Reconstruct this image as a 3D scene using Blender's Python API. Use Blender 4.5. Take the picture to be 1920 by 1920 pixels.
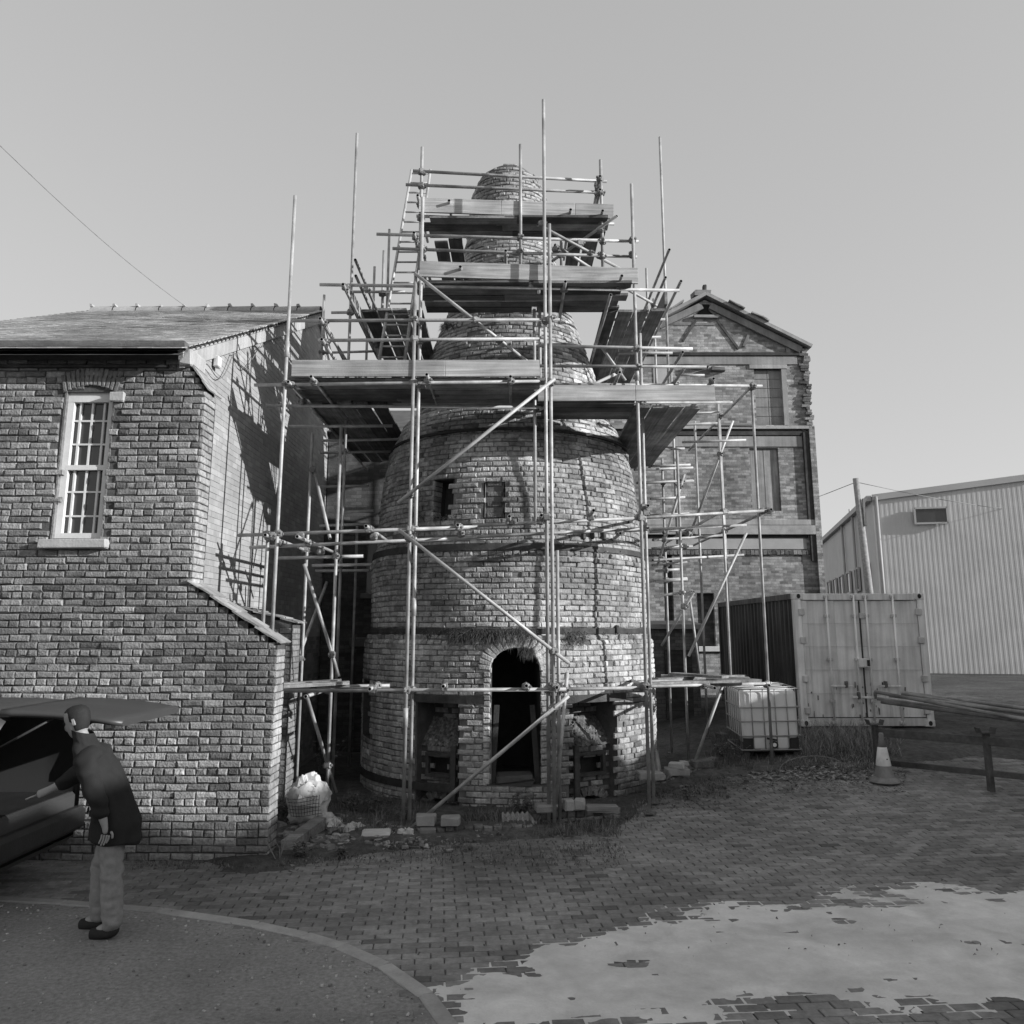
import bpy, bmesh, math, random
from mathutils import Vector, Matrix, noise
random.seed(11)
PI = math.pi
R_ = math.radians
for o in list(bpy.data.objects):
    bpy.data.objects.remove(o)
S = bpy.context.scene
COL = S.collection

# ------------------------------------------------------------------ camera, sky, sun, exposure
TH = R_(11.0); F = 1600.0; PY = 869.0; EYE = 2.35
cam = bpy.data.cameras.new('camera'); co = bpy.data.objects.new('camera', cam); COL.objects.link(co)
co.location = (0, 0, EYE); co.rotation_euler = (PI/2 + TH, 0, 0)
cam.sensor_width = 36; cam.lens = 36*F/1920; cam.shift_y = -(960-PY)/1920
cam.clip_start = .05; cam.clip_end = 3000
S.camera = co
SUN_EL = R_(17); SUN_AZ = R_(20)          # azimuth: from +X turned this much towards the camera (-Y)
sdir = Vector((math.cos(SUN_EL)*math.cos(SUN_AZ), -math.cos(SUN_EL)*math.sin(SUN_AZ), math.sin(SUN_EL)))
w = bpy.data.worlds.new('World'); S.world = w; w.use_nodes = True
nt = w.node_tree; nt.nodes.clear()
sky = nt.nodes.new('ShaderNodeTexSky'); sky.sky_type = 'NISHITA'; sky.sun_disc = False
sky.sun_elevation = SUN_EL; sky.sun_rotation = math.atan2(sdir.x, sdir.y)
sky.air_density = 1.0; sky.dust_density = 1.0; sky.ozone_density = 1.0
bw = nt.nodes.new('ShaderNodeRGBToBW'); bg = nt.nodes.new('ShaderNodeBackground'); wo = nt.nodes.new('ShaderNodeOutputWorld')
bg.inputs['Strength'].default_value = .15
pw = nt.nodes.new('ShaderNodeMath'); pw.operation = 'POWER'; pw.inputs[1].default_value = .32      # monochrome film's soft response to the sky
nt.links.new(sky.outputs[0], bw.inputs[0]); nt.links.new(bw.outputs[0], pw.inputs[0]); nt.links.new(pw.outputs[0], bg.inputs['Color']); nt.links.new(bg.outputs[0], wo.inputs[0])
sl = bpy.data.lights.new('sun', 'SUN'); sl.energy = 2.0; sl.angle = R_(.5); sl.color = (1, 1, 1)
so = bpy.data.objects.new('sun', sl); COL.objects.link(so); so.location = (20, -5, 20)
so.rotation_euler = sdir.to_track_quat('Z', 'Y').to_euler()
S.view_settings.view_transform = 'Standard'; S.view_settings.look = 'None'
S.view_settings.exposure = 1.55; S.view_settings.gamma = 1
S.view_settings.use_curve_mapping = False

# ------------------------------------------------------------------ helpers
_c, _s = math.cos(TH), math.sin(TH)
def ray(px, py):
    a = (px-960)/F; b = (PY-py)/F
    return Vector((a, _c-b*_s, _s+b*_c))
def at(px, py, Y):
    d = ray(px, py); t = Y/d.y
    return Vector((d.x*t, Y, EYE+d.z*t))
def sm(t):
    t = max(0., min(1., t)); return t*t*(3-2*t)
def gz(x, y):
    return .55*sm((x-.4)/5.2)*sm((y-8.5)/9)
def gnd(px, py):
    z = 0
    d = ray(px, py)
    for _ in range(30):
        t = (z-EYE)/d.z; z = .5*z+.5*gz(d.x*t, d.y*t)
    t = (z-EYE)/d.z
    return Vector((d.x*t, d.y*t, z))
def rnd(a, b): return random.uniform(a, b)
def tag(o, label=None, cat=None, group=None, kind=None):
    if label: o['label'] = label
    if cat: o['category'] = cat
    if group: o['group'] = group
    if kind: o['kind'] = kind
    return o
def empty(name, loc, label, cat, group=None, rz=0):
    o = bpy.data.objects.new(name, None); COL.objects.link(o); o.location = loc; o.rotation_euler.z = rz
    o.empty_display_size = .1
    return tag(o, label, cat, group)
def link(name, me, m, parent=None, world=True):
    o = bpy.data.objects.new(name, me); COL.objects.link(o)
    if m and not me.materials: me.materials.append(m)
    if parent:
        o.parent = parent
        if world: o.matrix_parent_inverse = winv(parent)
    return o
def winv(p):
    m = Matrix.Identity(4); ch = []
    while p: ch.append(p); p = p.parent
    for q in reversed(ch):
        m = m @ q.matrix_parent_inverse @ Matrix.LocRotScale(q.location, q.rotation_euler, q.scale) if q.parent else Matrix.LocRotScale(q.location, q.rotation_euler, q.scale)
    return m.inverted()
class MB:
    def __init__(s): s.v = []; s.f = []; s.t = []; s.sm = []
    def face(s, vs, tone=1., smooth=False): s.f.append(vs); s.t.append(tone); s.sm.append(smooth)
    def add(s, pts, faces, tone=1., smooth=False):
        n = len(s.v); s.v += [tuple(p) for p in pts]
        for f in faces: s.face([n+i for i in f], tone, smooth)
    def box(s, c, size, rot=None, tone=1., jit=0, bev=0.):
        hx, hy, hz = size[0]/2, size[1]/2, size[2]/2
        if bev > 0:
            pts = []; 
            b = bev
            for sx in (-1, 1):
                for sy in (-1, 1):
                    for sz in (-1, 1):
                        pts += [Vector((sx*(hx-b), sy*(hy-b), sz*hz)), Vector((sx*(hx-b), sy*hy, sz*(hz-b))), Vector((sx*hx, sy*(hy-b), sz*(hz-b)))]
            def I(sx, sy, sz, k): return ((sx > 0)*4+(sy > 0)*2+(sz > 0))*3+k
            fs = []
            for q in (-1, 1):
                fs.append([I(-1,-1,q,0), I(1,-1,q,0), I(1,1,q,0), I(-1,1,q,0)][::q])
                fs.append([I(-1,q,-1,1), I(1,q,-1,1), I(1,q,1,1), I(-1,q,1,1)][::-q])
                fs.append([I(q,-1,-1,2), I(q,1,-1,2), I(q,1,1,2), I(q,-1,1,2)][::q])
            for a in (-1, 1):
                for b2 in (-1, 1):
                    fs.append([I(-1,a,b2,0), I(1,a,b2,0), I(1,a,b2,1), I(-1,a,b2,1)][::a*b2])
                    fs.append([I(a,-1,b2,0), I(a,1,b2,0), I(a,1,b2,2), I(a,-1,b2,2)][::-a*b2])
                    fs.append([I(a,b2,-1,1), I(a,b2,1,1), I(a,b2,1,2), I(a,b2,-1,2)][::a*b2])
                    for c2 in (-1, 1):
                        fs.append([I(a,b2,c2,0), I(a,b2,c2,1), I(a,b2,c2,2)][::-a*b2*c2])
        else:
            pts = [Vector((x, y, z)) for x in (-hx, hx) for y in (-hy, hy) for z in (-hz, hz)]
            fs = [(0,1,3,2), (4,6,7,5), (0,4,5,1), (2,3,7,6), (0,2,6,4), (1,5,7,3)]
        if jit: pts = [p+Vector((rnd(-jit, jit), rnd(-jit, jit), rnd(-jit, jit))) for p in pts]
        if rot is not None: pts = [rot @ p for p in pts]
        c = Vector(c); s.add([p+c for p in pts], fs, tone)
    def frame(s, p, q):
        d = (q-p).normalized(); u = d.cross(Vector((0, 0, 1)))
        if u.length < .01: u = Vector((1, 0, 0))
        u.normalize(); return d, u, d.cross(u).normalized()
    def tube(s, p, q, r, n=10, r2=None, cap=True, tone=1., hollow=False):
        p, q = Vector(p), Vector(q); d, u, v = s.frame(p, q); r2 = r if r2 is None else r2
        k = len(s.v)
        def ring(c, rr): s.v.extend(tuple(c+u*(rr*math.cos(2*PI*i/n))+v*(rr*math.sin(2*PI*i/n))) for i in range(n))
        ring(p, r); ring(q, r2)
        for i in range(n): s.face([k+i, k+(i+1) % n, k+n+(i+1) % n, k+n+i], tone, True)
        if hollow:
            h = .12; ri = r*.82
            ring(p, ri); ring(p+d*h, ri); ring(q, ri); ring(q-d*h, ri)
            for i in range(n):
                j = (i+1) % n
                s.face([k+i, k+2*n+i, k+2*n+j, k+j], tone)
                s.face([k+2*n+i, k+3*n+i, k+3*n+j, k+2*n+j], .15)  # bore darkened in the tone to stand for the shade inside
                s.face([k+n+j, k+4*n+j, k+4*n+i, k+n+i], tone)
                s.face([k+4*n+j, k+5*n+j, k+5*n+i, k+4*n+i], .15)
            s.face([k+3*n+i for i in range(n)], .1); s.face([k+5*n+i for i in range(n)][::-1], .1)
        elif cap:
            s.face([k+i for i in range(n)][::-1], tone); s.face([k+n+i for i in range(n)], tone)
    def path(s, pts, r, n=6, tone=1.):
        for a, b in zip(pts, pts[1:]): s.tube(a, b, r, n, tone=tone)
    def lathe(s, prof, c, n=32, tone=1., smooth=True, cap=True):
        k = len(s.v); c = Vector(c)
        for r, z in prof: s.v.extend((c.x+r*math.cos(2*PI*i/n), c.y+r*math.sin(2*PI*i/n), c.z+z) for i in range(n))
        for j in range(len(prof)-1):
            for i in range(n): s.face([k+j*n+i, k+j*n+(i+1) % n, k+(j+1)*n+(i+1) % n, k+(j+1)*n+i], tone, smooth)
        if cap:
            s.face([k+i for i in range(n)][::-1], tone); m = k+(len(prof)-1)*n; s.face([m+i for i in range(n)], tone)
    def brick(s, c, u, v, n, L, H, proud=.008, back=.03, ch=.006, tone=1., jit=.003):
        # a chamfered brick face laid on a wall: c centre on the wall surface, u along, v up, n outward
        def P(a, b, d): return c+u*(a+rnd(-jit, jit))+v*(b+rnd(-jit, jit))+n*(d+rnd(-jit, jit)*.5)
        a, b = L/2, H/2
        pts = [P(x*a, y*b, -back) for x, y in ((-1,-1),(1,-1),(1,1),(-1,1))]
        pts += [P(x*a, y*b, proud-ch) for x, y in ((-1,-1),(1,-1),(1,1),(-1,1))]
        pts += [P(x*(a-ch*1.3), y*(b-ch*1.3), proud) for x, y in ((-1,-1),(1,-1),(1,1),(-1,1))]
        fs = [(8,9,10,11)]
        for i in range(4):
            j = (i+1) % 4
            fs += [(i, j, 4+j, 4+i), (4+i, 4+j, 8+j, 8+i)]
        s.add(pts, fs, tone)
    def build(s, name, m, parent=None, center=False):
        me = bpy.data.meshes.new(name)
        off = Vector((0, 0, 0))
        if center and s.v:
            off = sum((Vector(p) for p in s.v), Vector())/len(s.v)
        me.from_pydata([tuple(Vector(p)-off) for p in s.v] if center else s.v, [], s.f)
        a = me.attributes.new('tone', 'FLOAT', 'FACE'); a.data.foreach_set('value', s.t)
        me.polygons.foreach_set('use_smooth', s.sm)
        me.update()
        o = link(name, me, m, parent)
        if center: o.location = off
        return o
def one(name, m, parent, fn, *a, **k):
    b = MB(); getattr(b, fn)(*a, **k); return b.build(name, m, parent)

# ------------------------------------------------------------------ materials (the photograph is monochrome: every colour is a grey)
M = {}
GRAIN = {'x': (.9, 34, 34), 'y': (34, .9, 34)}
def mat(name, base, var=.25, nscale=5., rough=.85, bump=.25, bscale=70., tone=True, metal=0., spec=.3, stain=0., stain_scale=.9, streak=0., bdist=.01, grain=None):
    m = bpy.data.materials.new(name); m.use_nodes = True; n = m.node_tree; N = n.nodes; Lk = n.links
    bs = N['Principled BSDF']; bs.inputs['Roughness'].default_value = rough; bs.inputs['Metallic'].default_value = metal
    bs.inputs['Specular IOR Level'].default_value = spec
    g = N.new('ShaderNodeNewGeometry')
    def nz(scale, detail=6, vec=None, dist=0.):
        q = N.new('ShaderNodeTexNoise'); q.inputs['Scale'].default_value = scale; q.inputs['Detail'].default_value = detail
        q.inputs['Distortion'].default_value = dist
        Lk.new(vec or g.outputs['Position'], q.inputs['Vector']); return q.outputs['Fac']
    def mr(x, a, b, lo=.25, hi=.75):
        q = N.new('ShaderNodeMapRange'); q.inputs[1].default_value = lo; q.inputs[2].default_value = hi
        q.inputs[3].default_value = a; q.inputs[4].default_value = b; Lk.new(x, q.inputs[0]); return q.outputs[0]
    def mul(x, y):
        q = N.new('ShaderNodeMath'); q.operation = 'MULTIPLY'; Lk.new(x, q.inputs[0])
        if isinstance(y, float): q.inputs[1].default_value = y
        else: Lk.new(y, q.inputs[1])
        return q.outputs[0]
    v = mul(mr(nz(nscale), 1-var, 1+var), base)
    v = mul(v, mr(nz(bscale*.7, 4), 1-var*.5, 1+var*.5))
    if stain: v = mul(v, mr(nz(stain_scale, 8, dist=.6), 1-stain, 1+stain*.6, .35, .65))
    if streak:
        mp = N.new('ShaderNodeMapping'); mp.inputs['Scale'].default_value = (6, 6, .35); Lk.new(g.outputs['Position'], mp.inputs['Vector'])
        v = mul(v, mr(nz(2.2, 7, mp.outputs[0]), 1-streak, 1+streak*.4, .35, .65))
    if grain:
        mp = N.new('ShaderNodeMapping'); mp.inputs['Scale'].default_value = GRAIN[grain]; Lk.new(g.outputs['Position'], mp.inputs['Vector'])
        v = mul(v, mr(nz(1., 7, mp.outputs[0], .4), .62, 1.22, .3, .7))
    if tone:
        a = N.new('ShaderNodeAttribute'); a.attribute_name = 'tone'; v = mul(v, a.outputs['Fac'])
    Lk.new(v, bs.inputs['Base Color'])
    if bump:
        b = N.new('ShaderNodeBump'); b.inputs['Strength'].default_value = bump; b.inputs['Distance'].default_value = bdist
        Lk.new(nz(bscale, 5), b.inputs['Height']); Lk.new(b.outputs[0], bs.inputs['Normal'])
    M[name] = m; return m
mat('kiln_brick', .33, .34, 16, .92, .8, 45, streak=.22, stain=.38, stain_scale=.8, bdist=.018)
mat('house_brick', .23, .32, 18, .92, .8, 48, stain=.26, stain_scale=.7, bdist=.018)
mat('gable_brick', .34, .1, 6, .9, .3, 60, stain=.12)
mat('mortar', .17, .3, 6, .95, .7, 60, stain=.3)
mat('mortar_dark', .09, .3, 6, .95, .7, 60, stain=.3)
mat('mortar_pale', .33, .2, 6, .95, .5, 60, stain=.2)
mat('soot', .05, .3, 5, .95, .6, 40)
mat('stone', .34, .18, 6, .9, .5, 45, stain=.2)
mat('concrete', .36, .15, 3, .9, .4, 50, stain=.2, streak=.15)
mat('concrete_block', .42, .15, 6, .92, .6, 70, stain=.15)
mat('iron', .06, .35, 8, .7, .5, 40, metal=.3, stain=.3)
mat('tube', .4, .2, 6, .62, .2, 60, metal=.25, stain=.32, stain_scale=3.5, spec=.4)
mat('coupler', .22, .3, 20, .6, .3, 80, metal=.5)
mat('new_timber', .42, .12, 3, .8, .25, 90, stain=.25, stain_scale=1.4, grain='x')
mat('old_timber', .17, .35, 4, .9, .5, 60, stain=.35, stain_scale=1.8, grain='x')
mat('old_timber_y', .17, .35, 4, .9, .5, 60, stain=.35, stain_scale=1.8, grain='y')
mat('slate', .34, .25, 4, .75, .4, 40, stain=.25)
mat('lead', .12, .3, 5, .6, .3, 40)
mat('white_paint', .62, .1, 4, .6, .15, 60, stain=.12)
mat('glass_dark', .05, .2, 2, .12, 0, 10, spec=.6)
mat('board_up', .33, .2, 4, .85, .4, 40, streak=.35)
mat('render_pale', .42, .1, 3, .9, .3, 50, stain=.12)
mat('cladding', .5, .05, 1.5, .55, .05, 20, stain=.06, spec=.4)
mat('cont_light', .74, .06, 1.2, .5, .12, 40, stain=.16, stain_scale=1.1, streak=.2)
mat('cont_shaded', .075, .2, 2, .6, .15, 30, stain=.25, streak=.45)  # shade of the side turned from the sun, put into the colour
mat('cont_rust', .1, .4, 14, .85, .5, 50)
mat('plastic_white', .74, .05, 2, .35, .05, 30, stain=.07, spec=.5)
mat('cage', .36, .12, 6, .5, .1, 50, metal=.5)
mat('black_plastic', .03, .2, 6, .5, .2, 50)
mat('cone_dark', .22, .15, 6, .6, .15, 50, stain=.2, stain_scale=4)
mat('cone_white', .7, .08, 6, .45, .1, 50, stain=.15, stain_scale=6)
mat('bag', .5, .1, 5, .7, .3, 30, stain=.12, stain_scale=3)
mat('rubble', .13, .45, 22, .95, .8, 45, stain=.3, stain_scale=3)
mat('soil', .075, .4, 9, .97, .9, 30, stain=.35, bdist=.03)
mat('gravel', .24, .3, 30, .95, .9, 120, stain=.2, stain_scale=.8)
mat('kerb', .33, .15, 8, .92, .4, 70, stain=.15)
mat('grass', .12, .3, 4, .9, 0, 50)
mat('dry_grass', .2, .3, 4, .9, 0, 50)
mat('leaf', .09, .35, 6, .75, 0, 50)
mat('litter', .15, .4, 9, .9, 0, 50)
mat('bark', .14, .3, 12, .95, .5, 60)
mat('paint_car', .05, .05, 2, .45, 0, 30, spec=.6)
mat('tyre', .025, .2, 9, .85, .4, 60)
mat('lamp_red', .12, .1, 4, .2, 0, 30, spec=.6)
mat('coat', .02, .2, 12, .9, .4, 200)
mat('denim', .24, .18, 20, .92, .4, 220)
mat('skin', .28, .06, 20, .55, .1, 200)
mat('hair', .02, .3, 90, .7, .4, 300)
mat('wire', .2, .1, 4, .6, 0, 30)
mat('dark_line', .03, .2, 6, .8, 0, 50)

def brick_mat(name, c1, c2, cm, sx=1., scale=1., rot=False, var=.2, stain=.3, bump=.5):
    m = bpy.data.materials.new(name); m.use_nodes = True; n = m.node_tree; N = n.nodes; Lk = n.links
    bs = N['Principled BSDF']; bs.inputs['Roughness'].default_value = .92; bs.inputs['Specular IOR Level'].default_value = .2
    g = N.new('ShaderNodeNewGeometry'); sp = N.new('ShaderNodeSeparateXYZ'); Lk.new(g.outputs['Position'], sp.inputs[0])
    cb = N.new('ShaderNodeCombineXYZ'); ad = N.new('ShaderNodeMath'); ad.operation = 'ADD'
    Lk.new(sp.outputs['X'], ad.inputs[0]); Lk.new(sp.outputs['Y'], ad.inputs[1])
    Lk.new(ad.outputs[0], cb.inputs['X']); Lk.new(sp.outputs['Z'], cb.inputs['Y'])
    # slightly wavy courses
    nw = N.new('ShaderNodeTexNoise'); nw.inputs['Scale'].default_value = .8; Lk.new(g.outputs['Position'], nw.inputs['Vector'])
    vm = N.new('ShaderNodeVectorMath'); vm.operation = 'SCALE'; vm.inputs['Scale'].default_value = .07; Lk.new(nw.outputs['Color'], vm.inputs[0])
    va = N.new('ShaderNodeVectorMath'); va.operation = 'ADD'; Lk.new(cb.outputs[0], va.inputs[0]); Lk.new(vm.outputs[0], va.inputs[1])
    b = N.new('ShaderNodeTexBrick'); Lk.new(va.outputs[0], b.inputs['Vector'])
    b.inputs['Color1'].default_value = (c1,)*3+(1,); b.inputs['Color2'].default_value = (c2,)*3+(1,); b.inputs['Mortar'].default_value = (cm,)*3+(1,)
    b.inputs['Scale'].default_value = scale; b.inputs['Mortar Size'].default_value = .007; b.inputs['Mortar Smooth'].default_value = .2
    b.inputs['Brick Width'].default_value = .225; b.inputs['Row Height'].default_value = .077; b.inputs['Bias'].default_value = -.1
    def ns(sc, a, bb, lo=.3, hi=.7, det=8):
        q = N.new('ShaderNodeTexNoise'); q.inputs['Scale'].default_value = sc; q.inputs['Detail'].default_value = det; Lk.new(g.outputs['Position'], q.inputs['Vector'])
        r = N.new('ShaderNodeMapRange'); r.inputs[1].default_value = lo; r.inputs[2].default_value = hi; r.inputs[3].default_value = a; r.inputs[4].default_value = bb
        Lk.new(q.outputs['Fac'], r.inputs[0]); return r.outputs[0]
    def mx(c, f):
        q = N.new('ShaderNodeVectorMath'); q.operation = 'SCALE'; Lk.new(c, q.inputs[0]); Lk.new(f, q.inputs['Scale']); return q.outputs[0]
    c = mx(b.outputs['Color'], ns(.55, 1-stain, 1+stain)); c = mx(c, ns(7, 1-var, 1+var)); c = mx(c, ns(45, 1-var, 1+var))
    Lk.new(c, bs.inputs['Base Color'])
    bp = N.new('ShaderNodeBump'); bp.invert = True; bp.inputs['Strength'].default_value = bump; bp.inputs['Distance'].default_value = .012
    Lk.new(b.outputs['Fac'], bp.inputs['Height'])
    b2 = N.new('ShaderNodeBump'); b2.inputs['Strength'].default_value = .5; b2.inputs['Distance'].default_value = .008
    q = N.new('ShaderNodeTexNoise'); q.inputs['Scale'].default_value = 50; Lk.new(g.outputs['Position'], q.inputs['Vector'])
    Lk.new(q.outputs['Fac'], b2.inputs['Height']); Lk.new(bp.outputs[0], b2.inputs['Normal']); Lk.new(b2.outputs[0], bs.inputs['Normal'])
    M[name] = m; return m
brick_mat('mill_brick', .34, .11, .2, var=.28, stain=.38)
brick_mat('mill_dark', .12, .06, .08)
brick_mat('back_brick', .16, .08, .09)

mat('paver', .21, .24, 12, .9, .6, 55, stain=.26, stain_scale=.6)
mat('cement', .6, .1, 7, .9, .5, 60, stain=.2, stain_scale=1.6)

# ------------------------------------------------------------------ brick fields: the nearest pieces are single parts, the rest one joined part
CAMP = Vector((0, 0, EYE))
def field(items, parent, piece, rest, m, limit=300, rest_label=None, key=None):
    """items: list of (centre, kwargs for MB.brick) ; nearest `limit` become own objects"""
    items.sort(key=key or (lambda it: (it['c']-CAMP).length))
    for it in items[:limit]:
        b = MB(); b.brick(**it); b.build(piece, m, parent, center=True)
    b = MB()
    for it in items[limit:]: b.brick(**it)
    if b.f: tag(b.build(rest, m, parent), kind='stuff')
def lerp(pts, x):
    if x <= pts[0][0]: return pts[0][1]
    for (a, b), (c, d) in zip(pts, pts[1:]):
        if x <= c: return b+(d-b)*(x-a)/(c-a)
    return pts[-1][1]
def nse(x, y, z=0, s=1.): return noise.noise(Vector((x*s, y*s, z*s)))

# ------------------------------------------------------------------ ground
def ground():
    xs = [-600, -250, -120, -60, -30]+[-16+i*1. for i in range(47)]+[45, 70, 130, 260, 600]
    ys = [-80, -30, -10]+[-4+i*1. for i in range(40)]+[45, 60, 90, 150, 300, 600, 1200]
    b = MB(); n = len(xs)
    for y in ys:
        for x in xs: b.v.append((x, y, gz(x, y)-.07))
    for j in range(len(ys)-1):
        for i in range(n-1): b.face([j*n+i, j*n+i+1, (j+1)*n+i+1, (j+1)*n+i], 1., True)
    tag(b.build('ground', M['soil']), 'dark bare earth of the yard beneath the paving', 'ground', kind='structure')
ground()
EDGE = sorted([(g.x, g.y) for g in (gnd(*p) for p in [(455, 1640), (560, 1622), (660, 1605), (780, 1590), (900, 1578), (1050, 1568), (1165, 1555), (1200, 1512), (1270, 1484), (1345, 1462), (1450, 1452), (1560, 1440), (1660, 1432), (1800, 1425), (1920, 1420)])])
KERB = [gnd(*p) for p in [(-260, 1672), (-60, 1684), (120, 1694), (300, 1709), (480, 1735), (570, 1755), (640, 1776), (720, 1812), (800, 1868), (850, 1935), (875, 2010)]]
def gravel_side(x, y):     # >0 on the gravel side of the kerb
    best = 1e9; side = 0
    for a, b in zip(KERB, KERB[1:]):
        dx, dy = b.x-a.x, b.y-a.y; t = max(0, min(1, ((x-a.x)*dx+(y-a.y)*dy)/(dx*dx+dy*dy)))
        qx, qy = a.x+dx*t, a.y+dy*t; d = math.hypot(x-qx, y-qy)
        if d < best: best = d; side = d if (dx*(y-a.y)-dy*(x-a.x)) < 0 else -d
    return side
def pavement():
    root = tag(empty('brick_pavement', (0, 8, 0), 'dark worn brick paving of the yard laid in running bond', 'pavement'), kind='structure')
    b = MB(); xs = [-8+i*.5 for i in range(43)]; ys = [2.+i*.5 for i in range(36)]; n = len(xs)
    for y in ys:
        for x in xs: b.v.append((x, y, gz(x, y)-.012))
    for j in range(len(ys)-1):
        for i in range(n-1): b.face([j*n+i, j*n+i+1, (j+1)*n+i+1, (j+1)*n+i], .62, True)
    b.build('joint_bed', M['paver'], root)
    a = R_(5); u = Vector((math.cos(a), math.sin(a), 0)); v = Vector((-math.sin(a), math.cos(a), 0)); up = Vector((0, 0, 1))
    items = []
    for r in range(-20, 170):
        off = (r % 2)*.105+rnd(-.008, .008)
        for k in range(-50, 75):
            p = u*(k*.212+off)+v*(4.4+r*.107)
            x, y = p.x, p.y
            d = y*_c+(gz(x, y)-EYE)*_s
            if d < 2: continue
            px = 960+F*x/d; py = PY-F*(-y*_s+(gz(x, y)-EYE)*_c)/d
            if px < -160 or px > 2080 or py > 2030: continue
            if y > lerp(EDGE, x)+.7 or y > 18: continue
            if gravel_side(x, y) > .07: continue
            p.z = gz(x, y)-.004
            e = .03
            nn = Vector((-(gz(x+e, y)-gz(x-e, y))/(2*e), -(gz(x, y+e)-gz(x, y-e))/(2*e), 1))
            nn = (nn+Vector((rnd(-1, 1), rnd(-1, 1), 0))*.012).normalized()
            uu = (u-nn*u.dot(nn)).normalized(); rr = rnd(-.015, .015); uu = (uu+v*rr).normalized(); vv = nn.cross(uu)
            dip = nse(x, y, 0, .7)*.02
            t = 1+rnd(-.22, .22)+.25*nse(x, y, 3, .5)
            if random.random() < .06: t *= rnd(.6, .8)
            items.append(dict(c=p+nn*(.002+rnd(0, .004)), u=uu, v=vv, n=nn, L=.203+rnd(-.004, .002), H=.0995+rnd(-.003, .002), proud=.004, ch=.005, tone=t, jit=.002))
    field(items, root, 'paver', 'paver_field', M['paver'])
    # kerb stones along the gravel edge
    kr = tag(empty('kerb_edging', KERB[4], 'pale flush kerb stones edging the gravel patch', 'kerb'), kind='structure')
    pts = []
    for p, q in zip(KERB, KERB[1:]):
        nseg = max(1, round((q-p).length/.78))
        for i in range(nseg): pts.append((p.lerp(q, i/nseg), p.lerp(q, (i+1)/nseg)))
    for p, q in pts:
        d = (q-p); L = d.length-.008; ang = math.atan2(d.y, d.x)
        b = MB(); b.box((p+q)/2+Vector((0, 0, -.035)), (L, .115, .1), Matrix.Rotation(ang+rnd(-.01, .01), 3, 'Z'), 1+rnd(-.12, .12), .002, .008)
        b.build('kerb_stone', M['kerb'], kr, center=True)
    # gravel / asphalt patch
    b = MB(); st = .06; X0, X1, Y0, Y1 = -7.5, .4, 3.0, 8.8
    nx = int((X1-X0)/st); ny = int((Y1-Y0)/st); idx = {}
    for j in range(ny):
        for i in range(nx):
            x, y = X0+i*st, Y0+j*st
            if gravel_side(x, y) > -.02:
                idx[i, j] = len(b.v); b.v.append((x, y, gz(x, y)+.002+.008*nse(x, y, 0, 6)+.012*nse(x, y, 2, 1.2)))
    for (i, j) in idx:
        if (i+1, j) in idx and (i, j+1) in idx and (i+1, j+1) in idx:
            b.face([idx[i, j], idx[i+1, j], idx[i+1, j+1], idx[i, j+1]], 1+.1*nse(i*.1, j*.1), True)
    tag(b.build('gravel_patch', M['gravel']), 'compacted grey gravel and asphalt patch inside the curved kerb', 'gravel', kind='structure')
    b = MB()
    for _ in range(2600):
        x, y = rnd(-6, .2), rnd(4.8, 8.3)
        gs = gravel_side(x, y)
        if gs < .08: continue
        if gs > .35 and random.random() < .6: continue
        r = rnd(.004, .014); z = gz(x, y)+.006
        b.box((x, y, z), (r*rnd(.8, 1.6), r*rnd(.8, 1.6), r), Matrix.Rotation(rnd(0, 3), 3, 'Z'), rnd(.6, 2.2), r*.2)
    tag(b.build('loose_stones', M['gravel']), 'loose small stones scattered on the gravel patch', 'stones', kind='stuff')
    # thin skin of spilt cement: pavers show through where it is thin
    b = MB(); st = .032; X0, X1, Y0, Y1 = -.9, 6.2, 5.2, 9.3; nx = int((X1-X0)/st); ny = int((Y1-Y0)/st); idx = {}
    for j in range(ny):
        for i in range(nx):
            x, y = X0+i*st, Y0+j*st
            yb = 6.55+2.0*(1-math.exp(-.55*(x+.2))); lo = 5.75+.12*x
            d = min(yb-y, (y-lo)*1.2)+.35*nse(x, y, 1, 1.1)+.22*nse(x, y, 4, 3.2)+.1*nse(x, y, 6, 9)
            hole = max(0, nse(x*.7, y*1.5, 8.3, 1.1)-.2)*5+max(0, nse(x, y*1.6, 2.2, 3.)-.36)*4
            gs = gravel_side(x, y)
            d = min(d, (-gs-.12)*1.5+.1*nse(x, y, 6, 7)); t = min(1, max(-1, d*3.2))-hole
            if t < -.6 or gs > -.02: continue
            idx[i, j] = len(b.v); b.v.append((x, y, gz(x, y)+.0035+.0052*max(-.7, min(1, t))+.0014*nse(x, y, 0, 14)+.0016*nse(x, y, 3, 40)))
    for (i, j) in idx:
        if (i+1, j) in idx and (i, j+1) in idx and (i+1, j+1) in idx: b.face([idx[i, j], idx[i+1, j], idx[i+1, j+1], idx[i, j+1]], 1., True)
    tag(b.build('cement_spill', M['cement']), 'pale ragged skin of spilt cement dried over the brick paving', 'cement', kind='stuff')
    # earth verge along the foot of the buildings
    b = MB(); st = .1; X0, X1, Y0, Y1 = -3.6, 13, 8.4, 25; nx = int((X1-X0)/st); ny = int((Y1-Y0)/st); idx = {}
    for j in range(ny):
        for i in range(nx):
            x, y = X0+i*st, Y0+j*st
            s = y-lerp(EDGE, x)+.3*nse(x, y, 0, 1.7)+.15*nse(x, y, 5, 5)
            s -= max(0, -2.75-x)*1.1
            if s > -.3:
                idx[i, j] = len(b.v)
                b.v.append((x, y, gz(x, y)+max(-.05, min(.05, s*.16))+.035*nse(x, y, 0, 2.3)*min(1, max(0, s+.2))+.012*nse(x, y, 0, 9)))
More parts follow.
